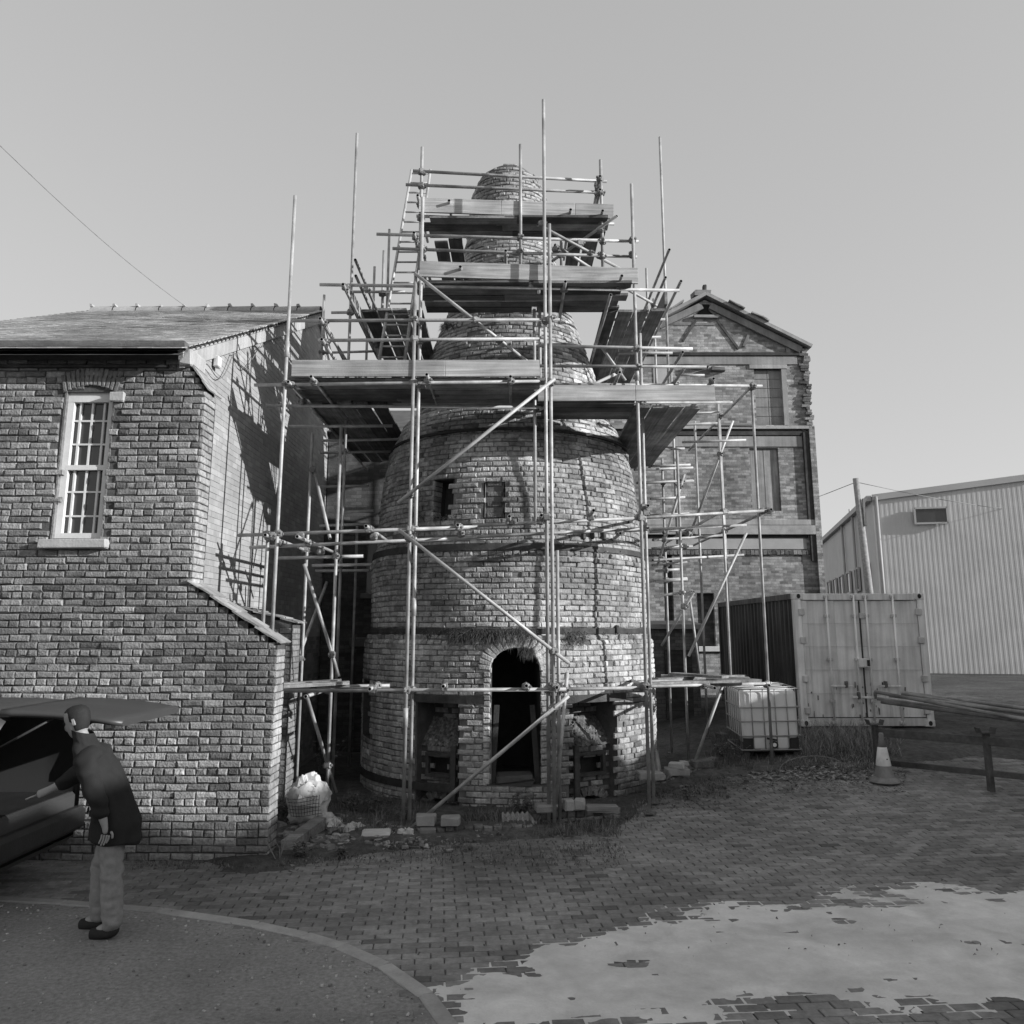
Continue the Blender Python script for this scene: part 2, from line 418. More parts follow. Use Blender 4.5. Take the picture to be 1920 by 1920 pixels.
    for (i, j) in idx:
        if (i+1, j) in idx and (i, j+1) in idx and (i+1, j+1) in idx:
            b.face([idx[i, j], idx[i+1, j], idx[i+1, j+1], idx[i, j+1]], 1.1, True)
    tag(b.build('earth_verge', M['soil']), 'strip of earth and moss creeping over the paving at the kiln foot', 'earth', kind='structure')
pavement()

# ------------------------------------------------------------------ the bottle kiln
KX, KY = -.05, 14.2
_pk = []
for y, hw in [(1530, 279), (1450, 278), (1300, 275), (1202, 270), (1188, 258), (1060, 256), (1042, 252), (1030, 246), (975, 243), (900, 232), (842, 213), (815, 200), (800, 186), (788, 172), (713, 161), (650, 137), (600, 116), (540, 97), (470, 80), (448, 79), (444, 84), (430, 84), (426, 77), (400, 74), (373, 69), (345, 56), (326, 36)]:
    p = at(945+hw, y, KY); q = at(945-hw, y, KY); w2 = (p.x-q.x)/2; _pk.append((p.z, w2/math.sqrt(1+(w2/KY)**2)))
_pk = [(-.2, _pk[0][1])]+_pk[1:]
def KR(z): return lerp(_pk, z)
def KP(phi, z, off=0.):
    r = KR(z)+off; return Vector((KX+r*math.sin(phi), KY-r*math.cos(phi), z))
def KF(phi, z):
    dr = (KR(z+.04)-KR(z-.04))/.08; dr = max(-1.2, min(.6, dr))
    rad = Vector((math.sin(phi), -math.cos(phi), 0)); u = Vector((math.cos(phi), math.sin(phi), 0))
    v = (rad*dr+Vector((0, 0, 1))).normalized(); return u, v, u.cross(v).normalized()
def surf(px, py):
    Y = KY-2
    for _ in range(16):
        p = at(px, py, Y); r = KR(p.z); dx = max(-r*.999, min(r*.999, p.x-KX)); Y = KY-math.sqrt(r*r-dx*dx)
    return math.asin(dx/r), p.z
def kiln():
    root = empty('bottle_kiln', (KX, KY, 0), 'old brick bottle kiln with iron bands and dark arched doorway inside the scaffolding', 'kiln')
    ops = {}
    def rect(n, x0, x1, y0, y1):
        ym = (y0+y1)/2
        a, _ = surf(x0, ym); b, _ = surf(x1, ym); _, zt = surf((x0+x1)/2, y0); _, zb = surf((x0+x1)/2, y1)
        ops[n] = (a, b, zb, zt)
    rect('door', 918, 1014, 1214, 1470); rect('fire_l', 778, 858, 1316, 1536); rect('fire_r', 1068, 1158, 1316, 1512)
    rect('window', 811, 847, 899, 977); rect('niche', 909, 944, 903, 970); rect('fire_far', 664, 690, 1305, 1440)
    ops['fire_far'] = (-1.32, -1.1, .75, 1.6)
    da, db, dz0, dz1 = ops['door']; dm = (da+db)/2; dh = (db-da)/2; spring = dz1-.30
    def hole(phi, z, grow=0.):
        for n, (a, b, z0, z1) in ops.items():
            if n == 'door':
                if a-grow < phi < b+grow and z0 < z < spring: return n
                if z >= spring and ((phi-dm)/(dh+grow))**2+((z-spring)/(.30+grow*1.6))**2 < 1: return n
            elif a-grow*.5 < phi < b+grow*.5 and z0-grow*.2 < z < z1+grow*.2: return n
        return None
    ztop = _pk[-1][0]
    # mortar core
    b = MB(); nph = 260; dz = .038; nz_ = int((ztop+.2)/dz); idx = {}
    def cv(i, j):
        k = (i % nph, j)
        if k not in idx:
            idx[k] = len(b.v); b.v.append(tuple(KP(2*PI*k[0]/nph, min(-.2+j*dz, ztop), -.022)))
        return idx[k]
    for j in range(nz_):
        for i in range(nph):
            ph = 2*PI*(i+.5)/nph; ph = ph-2*PI if ph > PI else ph
            if hole(ph, -.2+(j+.5)*dz): continue
            b.face([cv(i, j), cv(i+1, j), cv(i+1, j+1), cv(i, j+1)], 1., True)
    b.build('core', M['mortar'], root)
    b = MB(); b.lathe([(max(.15, KR(z)-.3), z) for z in [0., 1.5, 3, 4.5, 5.5, 6.5, 7.5, 8.5, 9.3, ztop-.05]], (KX, KY, 0), 40, 1.); 
    # inner lining only above the door, so that the doorway stays open
    bi = MB(); bi.lathe([(max(.12, KR(z)-.3), z) for z in [3.2, 4.5, 5.5, 6.5, 7.5, 8.5, 9.3, ztop-.02]], (KX, KY, 0), 40, 1., cap=False)
    bi.build('lining', M['soot'], root)
    # outer bricks
    items = []; z = .04; r = 0
    while z < ztop:
        h = .0765 if z < 7.5 else .072
        R0 = KR(z); Lb = .226 if (r % 4) else .113
        nb = max(8, int(2*PI*R0/(Lb))); offs = (r % 2)*.5+rnd(-.06, .06)
        for k in range(nb):
            ph = 2*PI*(k+offs)/nb; ph = (ph+PI) % (2*PI)-PI
            if abs(ph) > 1.95: continue
            if hole(ph, z, .035): continue
            if z > ztop-.3 and random.random() < (z-ztop+.3)*2.2: continue
            if random.random() < .006: continue
            u, v, n = KF(ph, z); roll = rnd(-.012, .012); u = (u+v*roll).normalized()
            x = R0*ph
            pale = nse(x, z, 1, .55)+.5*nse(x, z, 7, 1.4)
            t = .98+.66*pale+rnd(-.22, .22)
            if ph > .15: t += .18*min(1, (ph-.15)/.5)*max(0., nse(x, z, 4, .9)+.5)  # extra brightness painted on the side facing the sun
            q = random.random()
            if q < .09: t *= .62
            elif q > .92: t *= 1.28
            t = max(.3, min(1.8, t))
            er = rnd(-.007, .007)
            if random.random() < .05: er -= rnd(.006, .02)
            gapw = rnd(.008, .016)
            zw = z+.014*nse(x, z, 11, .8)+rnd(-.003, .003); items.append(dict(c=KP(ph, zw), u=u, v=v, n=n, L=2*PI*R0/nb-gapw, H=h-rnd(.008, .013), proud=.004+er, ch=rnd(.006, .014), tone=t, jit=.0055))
        z += h; r += 1
    vis = lambda it: (it['c']-CAMP).length+(0 if it['n'].dot((CAMP-it['c']).normalized()) > .45 else 3)
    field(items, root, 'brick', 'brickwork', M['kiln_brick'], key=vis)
    # recesses behind the openings
    def recess(name, depth, m, back=True, floor=True, top=None):
        a, bb, z0, z1 = ops[name]; z1 = top or z1
        g = MB(); n = 6
        def P(t, z, d): return KP(a+(bb-a)*t, z, -d)
        for (t, s) in ((0, 1), (1, -1)):
            f = [P(t, z0, .01), P(t, z1, .01), P(t, z1, depth), P(t, z0, depth)]
            g.add(f, [(0, 1, 2, 3)[::s]], 1.)
        for i in range(n):
            t0, t1 = i/n, (i+1)/n
            if back: g.add([P(t0, z0, depth), P(t1, z0, depth), P(t1, z1, depth), P(t0, z1, depth)], [(0, 1, 2, 3)], .8)
            if floor: g.add([P(t0, z0, .0), P(t1, z0, .0), P(t1, z0, depth), P(t0, z0, depth)], [(0, 1, 2, 3)], 1.)
            g.add([P(t0, z1, .0), P(t1, z1, .0), P(t1, z1, depth), P(t0, z1, depth)], [(3, 2, 1, 0)], 1.)
        return g.build(name if name in ('window', 'niche') else 'recess', m, root)
    def inner_bricks(name, depth, z0, z1, m, tone, skip=None, piece='recess_bricks'):
        a, bb, _, _ = ops[name]; bm_ = MB(); z = z0+.04; r = 0
        while z < z1-.02:
            R0 = KR(z)-depth; n = max(1, round((bb-a)*R0/.225))
            for k in range(-1, n+1):
                ph = a+(bb-a)*(k+.5+(r % 2)*.5)/n
                if not a+.01 < ph < bb-.01: continue
                if skip and skip(ph, z): continue
                u = Vector((math.cos(ph), math.sin(ph), 0)); nn = Vector((math.sin(ph), -math.cos(ph), 0))
                bm_.brick(KP(ph, z, -depth), u, Vector((0, 0, 1)), nn, .21, .064, .006+rnd(-.008, .008), tone=tone*rnd(.6, 1.4), jit=.005)
            z += .0765; r += 1
        return bm_.build(piece, m, root)
    for nm in ('fire_l', 'fire_r'):
        a, bb, z0, z1 = ops[nm]; am = (a+bb)/2; hw = (bb-a)/2
        zl = surf(818, 1402)[1]; zu = surf(818, 1350)[1]
        recess(nm, .42, M['mortar_dark'])
        inner_bricks(nm, .40, zu-.1, z1, M['kiln_brick'], .5)
        # lower fire-mouth wall with a square hole and an ash arch
        hz0, hz1 = surf(818, 1453)[1], surf(818, 1420)[1]; hs = .36*hw*1.0
        ax = surf(818, 1492)[1]
        def sk(ph, z, am=am, hw=hw, hz0=hz0, hz1=hz1, ax=ax, z0=z0):
            if abs(ph-am-.0) < hw*.5 and hz0 < z < hz1: return True
            return ((ph-am)/(hw*.72))**2+((z-z0)/max(.05, ax-z0))**2 < 1
        g = MB(); nph = 28; st = (bb-a)/nph; zz = z0
        while zz < zl:
            for i in range(nph):
                p0 = a+i*st
                if sk(p0+st/2, zz+.0125): continue
                g.add([KP(p0, zz, -.15), KP(p0+st, zz, -.15), KP(p0+st, zz+.025, -.15), KP(p0, zz+.025, -.15)], [(0, 1, 2, 3)], .7)
            zz += .025
        g.build('fire_wall', M['mortar_dark'], root)
        inner_bricks(nm, .145, z0, zl, M['kiln_brick'], .62, sk, 'fire_wall_bricks')
        # rubble sloping back above it
        g = MB(); nx, ny = 26, 12; k0 = len(g.v)
        for j in range(ny+1):
            for i in range(nx+1):
                ph = a+(bb-a)*i/nx; t = j/ny
                p = KP(ph, zl+(zu-zl)*t+.02*nse(ph*30, t*9, 3), -.13-.27*t); p.z += rnd(-.01, .012); g.v.append(tuple(p))
        for j in range(ny):
            for i in range(nx): g.face([k0+j*(nx+1)+i, k0+j*(nx+1)+i+1, k0+(j+1)*(nx+1)+i+1, k0+(j+1)*(nx+1)+i], rnd(.6, 1.3))
        for _ in range(60):
            t = rnd(0, .9); ph = a+(bb-a)*rnd(.06, .94); p = KP(ph, zl+(zu-zl)*t+.01, -.14-.27*t); s_ = rnd(.012, .04)
            g.box(p, (s_*rnd(.8, 1.6), s_, s_*.8), Matrix.Rotation(rnd(0, 3), 3, 'Z') @ Matrix.Rotation(rnd(-.6, .6), 3, 'X'), rnd(.5, 1.9), s_*.12)
        tag(g.build('rubble_slope', M['rubble'], root), kind='stuff')
        # iron frame of the fire hole
        g = MB(); c = KP(am, (hz0+hz1)/2, -.125); u = Vector((math.cos(am), math.sin(am), 0)); rot = Matrix.Rotation(am, 3, 'Z')
        Wd = KR(1)*hw*1.0; Ht = hz1-hz0
        for s_ in (-1, 1):
            g.box(c+u*(s_*(Wd/2+.02)), (.05, .05, Ht+.09), rot, 1., .003)
            g.box(c+Vector((0, 0, s_*(Ht/2+.022))), (Wd+.1, .055, .045), rot, 1.1, .003)
        g.build('fire_hole_frame', M['iron'], root)
        # upright iron post and the iron lintel
        pphi = am+hw*.78 if nm == 'fire_l' else am-hw*.72
        g = MB(); pz0, pz1 = surf(818, 1502)[1], surf(818, 1398)[1]
        g.box(KP(pphi, (pz0+pz1)/2, -.02), (.075, .05, pz1-pz0), Matrix.Rotation(pphi, 3, 'Z'), 1.1, .004, .006); g.build('iron_post', M['iron'], root)
        # dark flue behind the hole and ash arch voussoirs
        g = MB(); g.box(KP(am, (z0+zl)/2, -.38), (Wd*2.0, .04, zl-z0+.1), rot, 1.); g.build('flue', M['soot'], root)
        g = MB()
        for k in range(9):
            an = PI*(k+.5)/9; rx = KR(.4)*hw*.78; rz = (ax-z0)*1.12
            ph = am+rx*math.cos(an)/KR(.4); zz = z0+rz*math.sin(an)
            ca, sa = math.cos(an), math.sin(an); u0 = Vector((math.cos(ph), math.sin(ph), 0)); nn = Vector((math.sin(ph), -math.cos(ph), 0))
            v = (u0*ca+Vector((0, 0, 1))*sa).normalized(); uu = v.cross(nn)
            g.brick(KP(ph, zz, -.135), uu, v, nn, .07, .12, .012, tone=rnd(.35, .7))
        g.build('ash_arch', M['kiln_brick'], root)
    recess('fire_far', .5, M['mortar_dark']); recess('window', .45, M['soot']); recess('niche', .055, M['mortar'])
    inner_bricks('niche', .045, ops['niche'][2], ops['niche'][3], M['kiln_brick'], .62)
    # window reveal bricks on its left jamb
    a, bb, z0, z1 = ops['window']; g = MB(); z = z0+.04
    while z < z1:
        rad = Vector((math.sin(a), -math.cos(a), 0))
        g.brick(KP(a, z, -.11)-Vector((0, 0, 0)), -rad, Vector((0, 0, 1)), Vector((math.cos(a), math.sin(a), 0)), .2, .066, .012, tone=rnd(.6, 1.2)); z += .0765
    g.build('window_jamb', M['kiln_brick'], root)
    # doorway passage
    g = MB(); n = 18; depth = 1.5; outl = [(da, dz0)]+[(da, spring)]
    for i in range(1, n): an = PI-PI*i/n; outl.append((dm+dh*math.cos(an), spring+.30*math.sin(an)))
    outl += [(db, spring), (db, dz0)]
    u0 = Vector((math.cos(dm), math.sin(dm), 0)); n0 = Vector((math.sin(dm), -math.cos(dm), 0))
    P0 = []; P1 = []
    for ph, z in outl:
        p = KP(ph, z, .015); lx = (p-Vector((KX, KY, z))).dot(u0); P0.append(p); q = p-n0*depth; P1.append(q)
    m_ = len(outl); k = len(g.v); g.v += [tuple(p) for p in P0]+[tuple(p) for p in P1]
    for i in range(m_): j = (i+1) % m_; g.face([k+i, k+j, k+m_+j, k+m_+i][::-1], 1.)
    g.face([k+m_+i for i in range(m_)], .6)
    dr = g.build('doorway', M['soot'], root)
    # voussoirs of the door arch, two rings of jamb bricks
    for k in range(17):
        an = PI*(k+.5)/17; ph = dm+(dh+.055/KR(2)*1.0)*math.cos(an)*1.06; zz = spring+(.30+.075)*math.sin(an)
        ca, sa = math.cos(an), math.sin(an); u1 = Vector((math.cos(ph), math.sin(ph), 0)); nn = Vector((math.sin(ph), -math.cos(ph), 0))
        v = (u1*ca*1.0+Vector((0, 0, 1))*sa).normalized(); uu = v.cross(nn)
        g = MB(); g.brick(KP(ph, zz, .006), uu, v, nn, .067, .17, .012+rnd(-.004, .006), tone=rnd(.85, 1.35), ch=.008); g.build('arch_brick', M['kiln_brick'], root, center=True)
    for sgn, ph in ((-1, da), (1, db)):
        g = MB(); z = dz0+.03
        while z < spring:
            nn = Vector((math.sin(ph), -math.cos(ph), 0)); u1 = Vector((math.cos(ph), math.sin(ph), 0))
            g.brick(KP(ph+sgn*.018, z, .01), u1, Vector((0, 0, 1)), nn, .085, .066, .012+rnd(-.006, .006), tone=rnd(.7, 1.7), ch=.009, jit=.005); z += .0765
        g.build('door_jamb', M['kiln_brick'], root)
    # broken stone threshold and leaning boards inside the doorway
    g = MB(); g.box(KP(dm, dz0+.05, -.12), (.5, .3, .12), Matrix.Rotation(dm, 3, 'Z'), .22, .02, .03); g.build('threshold', M['stone'], root)
    g = MB()
    for s_, tl in ((-1, .05), (1, -.07)):
        c = KP(dm+s_*dh*.82, dz0+.5, -.1); g.box(c, (.07, .05, 1.0), Matrix.Rotation(tl, 3, 'Y'), 1., .004)
    g.build('door_post', M['soot'], root)
    # iron bands
    def band(z0, z1, p0, p1, off=.018, nm='iron_band'):
        g = MB(); n = max(4, int((p1-p0)/.05)); k = 0
        for i in range(n+1):
            ph = p0+(p1-p0)*i/n; wob = .006*nse(ph*4, z0)
            g.v += [tuple(KP(ph, z0+wob, -.02)), tuple(KP(ph, z0+wob, off)), tuple(KP(ph, z1+wob, off)), tuple(KP(ph, z1+wob, -.02))]
        for i in range(n):
            a = 4*i
            for q in range(3): g.face([a+q, a+4+q, a+5+q, a+1+q][::-1], 1.)
        return g.build(nm, M['iron'], root)
    zb = surf(945, 1022)[1]; band(zb-.07, zb+.03, -1.9, .28); band(zb-.06, zb+.02, .3, 1.9, .012)
    zb = surf(945, 1182)[1]; band(zb-.05, zb+.03, -1.9, 1.9, .02)
    zb = surf(818, 1309)[1]; band(zb-.06, zb+.045, surf(770, 1309)[0], da-.03, .022, 'iron_lintel'); band(zb-.06, zb+.045, db+.06, surf(1172, 1309)[0], .022, 'iron_lintel')
    zb = surf(780, 1472)[1]; band(zb-.055, zb+.045, -1.6, surf(845, 1472)[0])
    zb = surf(945, 806)[1]; band(zb-.01, zb+.03, -1.9, 1.9, .045)
    for px, py in ((1154, 1180), (1092, 1004), (1108, 1003), (1130, 1005)):
        ph, z = surf(px, py); g = MB(); g.box(KP(ph, z, .03), (.06, .05, .12), Matrix.Rotation(ph, 3, 'Z'), 1., .004, .012); g.build('strap_bolt', M['iron'], root)
    # missing patch: a few bricks knocked out leave a dark gap (thin slots) on the lit side
    # raised projecting brick collar courses
    for py, extra in ((1196, .03), (1048, .03), (818, .04), (437, .03)):
        _, z = surf(945, py); R0 = KR(z)+extra; nb = int(2*PI*R0/.226)
        for k in range(nb):
            ph = 2*PI*(k+.25)/nb; ph = (ph+PI) % (2*PI)-PI
            if abs(ph) > 1.7 or random.random() < .1: continue
            u1 = Vector((math.cos(ph), math.sin(ph), 0)); nn = Vector((math.sin(ph), -math.cos(ph), 0))
            g = MB(); g.brick(KP(ph, z, extra*rnd(.4, 1.)), u1, Vector((0, 0, 1)), nn, .212, .066, .01, back=.1, tone=rnd(.5, 1.1), ch=.01, jit=.006)
            g.build('collar_brick', M['kiln_brick'], root, center=True)
    return root
kiln()

# low ring of masonry round the kiln foot
def foot_wall(pxs, z1, label, tone=1.):
    pts = [gnd(*p) for p in pxs]
    root = empty('kerb_wall', pts[0], label, 'low wall')
    core = MB()
    for p, q in zip(pts, pts[1:]):
        d = q-p; L = d.length; a = math.atan2(d.y, d.x); u = d.normalized(); nn = Vector((math.sin(a), -math.cos(a), 0)); zc = (p.z+q.z)/2
        core.box(((p.x+q.x)/2-nn.x*.12, (p.y+q.y)/2-nn.y*.12, zc+z1/2-.04), (L, .2, z1+.06), Matrix.Rotation(a, 3, 'Z'), 1., .01)
        nb = max(1, round(L/.112)); nc = max(1, round(z1/.08))
        for r in range(nc):
            for k in range(nb):
                if random.random() < .08: continue
                c = p+u*((k+.5)*L/nb)+Vector((0, 0, r*z1/nc+.04+rnd(-.008, .008)))
                b = MB(); b.brick(c, (u+Vector((0, 0, rnd(-.05, .05)))).normalized(), Vector((0, 0, 1)), nn, L/nb-.012, z1/nc-.01, .012+rnd(-.01, .012), back=.1, tone=rnd(.35, 1.1)*tone, ch=.012, jit=.006)
                b.build('brick', M['kiln_brick'], root, center=True)
    core.build('core', M['mortar_dark'], root)
foot_wall([(782, 1570), (870, 1564), (960, 1562), (1000, 1560)], .1, 'low broken brick kerb in front of the kiln doorway')
foot_wall([(1000, 1552), (1080, 1546), (1165, 1540)], .17, 'low brick kerb carrying pale blocks below the right fire mouth')
foot_wall([(1178, 1486), (1250, 1474), (1290, 1456), (1345, 1440)], .17, 'low tumbled brick wall running from the kiln towards the plastic tank')

# ------------------------------------------------------------------ the brick house on the left
HY = 9.45; GX = -3.8; PXR = -3.52
def house():
    root = empty('brick_house', (-5, HY, 0), 'weathered brick house with pale sunlit gable and tiled roof beside the kiln', 'house')
    ez = at(335, 652, HY).z; rY = 15.9; rz = at(600, 585, 15.9).z
    zc1 = at(410, 733, HY).z; zc0 = at(338, 662, HY).z       # upper sloped cap
    bz1 = at(365, 1098, HY).z; bz0 = at(515, 1213, HY).z; BX = at(515, 1300, HY).x      # lower buttress
    wl, wr = at(118, 800, HY).x, at(208, 800, HY).x; wz1, wz0 = at(200, 742, HY).z, at(200, 1012, HY).z
    def right_edge(z):
        if z > zc1: return PXR+(GX-.02-PXR)*min(1, (z-zc1)/(zc0-zc1))
        if z > bz1: return PXR
        if z > bz0: return BX+(PXR-BX)*(z-bz0)/(bz1-bz0)
        return BX
    X0 = -8.2
    def win(x, z, g=0.): 
        return wl-g < x < wr+g and wz0-g < z < wz1+g+.10*(1-((x-(wl+wr)/2)/((wr-wl)/2+g))**2)
    # wall core: front skin with a window opening
    b = MB(); st = .0765; z = -.1
    while z < ez:
        xr = right_edge(z+st/2)
        segs = [(X0, xr)]
        if wz0 < z+st/2 < wz1+.08: segs = [(X0, wl), (wr, xr)]
        for a, c in segs: b.add([(a, HY+.016, z), (c, HY+.016, z), (c, HY+.016, z+st), (a, HY+.016, z+st)], [(0, 1, 2, 3)], 1.)
        # returns (buttress ends) with real thickness
        xq = xr-.012; b.add([(xq, HY+.016, z), (xq, HY+.36, z), (xq, HY+.36, z+st), (xq, HY+.016, z+st)], [(0, 1, 2, 3)], 1.)
        b.add([(xr, HY+.36, z), (GX-.05, HY+.36, z), (GX-.05, HY+.36, z+st), (xr, HY+.36, z+st)], [(0, 1, 2, 3)], 1.)
        z += st
    b.build('front_core', M['mortar_dark'], root)
    # bricks of the front
    items = []; z = .035; r = 0; U, V, Nf = Vector((1, 0, 0)), Vector((0, 0, 1)), Vector((0, -1, 0))
    while z < ez-.05:
        header = (r % 4 == 3); L = .1135 if header else .227; x = X0+(0 if r % 2 else L/2)+rnd(-.02, .02); xr = right_edge(z)
        while x < xr+.01:
            x1 = min(x+L, xr+.004); 
            if x1-x > .05 and not win((x+x1)/2, z, .03):
                pale = nse(x, z, 2, .5)+.6*nse(x, z, 9, 1.3)
                t = 1+.42*pale+rnd(-.25, .25); q = random.random()
                if q < .12: t *= .6
                elif q > .9: t *= 1.35
                if z < 1.9 and nse(x, z, 5, 1.1) > .18: t *= 1.35
                if z < .9: t *= .8
                er = rnd(-.006, .006)-(rnd(.004, .012) if random.random() < .08 else 0)
                zw = z+.012*nse(x, z, 11, .9)+rnd(-.003, .003); items.append(dict(c=Vector(((x+x1)/2, HY, zw)), u=(U+V*rnd(-.015, .015)).normalized(), v=V, n=Nf, L=x1-x-rnd(.009, .014), H=.0765-rnd(.009, .013), proud=.006+er, ch=rnd(.006, .013), tone=max(.35, t), jit=.0055))
            x += L
        z += .0765; r += 1
    field(items, root, 'brick', 'front_brickwork', M['house_brick'], key=lambda it: (it['c']-CAMP).length+(4 if abs(it['c'].x+4) > 1.9 else 0))
    # bricks of the buttress end (narrow return, tones painted sunlit above and shaded low down) and upper pier return
    U2, N2 = Vector((0, 1, 0)), Vector((1, 0, 0))
    for zlo, zhi in ((.035, bz0), (bz1, ez-.1)):
     b = MB(); r = 0; z = .035
     while z < zlo: z += .0765; r += 1
     while z < zhi:
        xr = right_edge(z); sl = abs(right_edge(z+.03)-right_edge(z-.03)) > .01
        if not sl:
            y = HY+.004; ws = (.23, .11) if r % 2 else (.11, .23)
            for wd in ws:
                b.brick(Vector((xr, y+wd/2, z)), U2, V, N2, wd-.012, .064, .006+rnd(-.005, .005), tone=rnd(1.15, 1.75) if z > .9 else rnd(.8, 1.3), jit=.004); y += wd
        z += .0765; r += 1
     b.build('buttress_end' if zlo < 1 else 'pier_end', M['house_brick'], root)
    # sloped tile copings
    def coping(x0, z0, x1, z1, y0, y1, n, nm='coping_tile'):
        d = Vector((x1-x0, 0, z1-z0)); L = d.length; an = math.atan2(z1-z0, x1-x0)
        for i in range(n):
            c = Vector((x0, (y0+y1)/2, z0))+d*((i+.5)/n)+Vector((0, 0, .02+.012*(i % 2)))
            for q in range(2):
                g = MB(); g.box(c+Vector((0, (q-.5)*(y1-y0)/2, .0)), (L/n*1.25, (y1-y0)/2-.006, .018), Matrix.Rotation(-an+rnd(-.06, .02), 3, 'Y'), rnd(.7, 1.2), .003)
                g.build(nm, M['slate'], root, center=True)
    coping(PXR-.02, bz1+.03, BX+.03, bz0+.02, HY-.03, HY+.4, 8)
    coping(GX, zc0, PXR+.04, zc1, HY-.03, HY+.4, 5)
    # a second buttress further along the gable
    by = 11.6; bx = at(546, 1200, by).x; t1 = at(440, 1140, by).z; t0 = at(546, 1172, by).z
    g = MB(); z = -.05
    while z < t1:
        xr = bx if z < t0 else GX+(bx-GX)*(t1-z)/(t1-t0)
        g.add([(GX, by, z), (xr, by, z), (xr, by, z+st), (GX, by, z+st), (xr, by+.5, z), (xr, by+.5, z+st), (GX, by+.5, z), (GX, by+.5, z+st)], [(0, 1, 2, 3), (1, 4, 5, 2), (4, 6, 7, 5)], 1.); z += st
    g.build('rear_buttress', M['mortar_dark'], root)
    g = MB(); z = .035; r = 0
    while z < t0:
        x = GX+.02
        while x < bx-.05:
            x1 = min(x+.226, bx); g.brick(Vector(((x+x1)/2, by, z)), U, V, Nf, x1-x-.012, .064, .006+rnd(-.005, .005), tone=rnd(.4, .9)); x += .226
        y = by
        for wd in ((.23, .23) if r % 2 else (.11, .23, .11)):
            g.brick(Vector((bx, y+wd/2, z)), U2, V, N2, wd-.012, .064, .006, tone=rnd(.7, 1.2)); y += wd  # sun-facing end painted lighter, front painted darker as shade
        z += .0765; r += 1
    g.build('rear_buttress_bricks', M['house_brick'], root)
    coping(GX, t1+.02, bx+.05, t0+.02, by-.03, by+.55, 5)
    # gable wall
    gy1 = rY*2-HY
    def gtop(y): return ez+(rz-ez)*(1-abs(y-rY)/(rY-HY))
    b = MB(); b.add([(GX-.01, HY+.3, -.1), (GX-.01, gy1, -.1), (GX-.01, gy1, gtop(gy1)), (GX-.01, rY, rz), (GX-.01, HY+.3, gtop(HY+.3))], [(0, 1, 2, 3, 4)], 1.)
    b.build('gable_core', M['mortar_pale'], root)
    b = MB(); z = .035; r = 0
    while z < rz-.05:
        y = HY+.36+(0 if r % 2 else .11)
        while y < gy1:
            if gtop(y+.11) > z+.12:
                low = z < at(420, 1100, 11).z
                pa = nse(y, z, 3, .35)
                t = .92+.05*pa+rnd(-.03, .03); q = random.random()
                if q < .2*(1+1.5*pa): t *= 1.2
                elif q < .25: t *= .9
                if z < 2.2: t *= .55+rnd(-.12, .12)  # shade on the lower gable painted into the brick tone
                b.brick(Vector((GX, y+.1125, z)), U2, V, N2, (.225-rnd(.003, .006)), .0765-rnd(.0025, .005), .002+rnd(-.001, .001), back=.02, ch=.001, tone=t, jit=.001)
            y += .225
        z += .0765; r += 1
    tag(b.build('gable_brickwork', M['gable_brick'], root), kind='stuff')
    # verge: pale cement band, cloaked tile edges
    for (ya, yb, nm) in ((HY-.12, rY, 'verge_board'), (gy1, rY, 'verge_board')):
        p = Vector((GX+.02, ya, gtop(ya)-.1)); q = Vector((GX+.02, yb, rz-.1)); d = q-p
        an = math.atan2(d.z, d.y); g = MB()
        g.box((p+q)/2, (.06, d.length, .24), Matrix.Rotation(an, 3, 'X'), 1.0, .002); g.build(nm, M['concrete'], root)
    # tiled roof, front slope and back slope
    sl = math.hypot(rY-HY+.25, (rz-ez)*(1+.25/(rY-HY))); an = math.atan2(rz-ez, rY-HY)
    b = MB()
    for sgn, ys in ((1, HY-.28), (-1, gy1+.28)):
        z0 = gtop(HY)-.28*math.tan(an); y0 = ys
        Lr = (rY-HY+.28)/math.cos(an)
        b.add([(X0, y0, z0), (GX+.06, y0, z0), (GX+.06, rY, rz), (X0, rY, rz)], [(0, 1, 2, 3)[::sgn]], .7)
        b.add([(X0, y0, z0-.05), (GX+.06, y0, z0-.05), (GX+.06, rY, rz-.05), (X0, rY, rz-.05)], [(0, 1, 2, 3)[::-sgn]], .7)
    b.build('roof_deck', M['old_timber'], root)
    b = MB(); ud = Vector((0, math.cos(an), math.sin(an))); nd = Vector((0, -math.sin(an), math.cos(an))); o0 = Vector((0, HY-.3, gtop(HY)-.28*math.tan(an)))
    rows = int(Lr/.1); roof_it = []
    for r in range(rows+1):
        x = GX+.1-(r % 2)*.085
        while x > X0:
            c = Vector((x-.08, 0, 0))+o0+ud*(r*.1+.08)+nd*.012
            if c.y < rY-.02:
                tl = Matrix.Rotation(.075+rnd(-.02, .02), 3, 'X')
                t = rnd(.75, 1.15)+.3*nse(x, r*.1, 1, .8)+(.25 if random.random() < .05 else 0)
                roof_it.append(dict(c=c+nd*.006, u=Vector((1, 0, 0)), v=tl.inverted() @ ud, n=tl.inverted() @ nd, L=.163, H=.17, proud=.008, back=.004, ch=.002, tone=t, jit=.002))
            x -= .168
    field(roof_it, root, 'roof_tile', 'roof_tiles', M['slate'], key=lambda it: (it['c']-CAMP).length+(5 if it['c'].x < -6 else 0))
    # ridge tiles
    x = GX+.05; k = 0
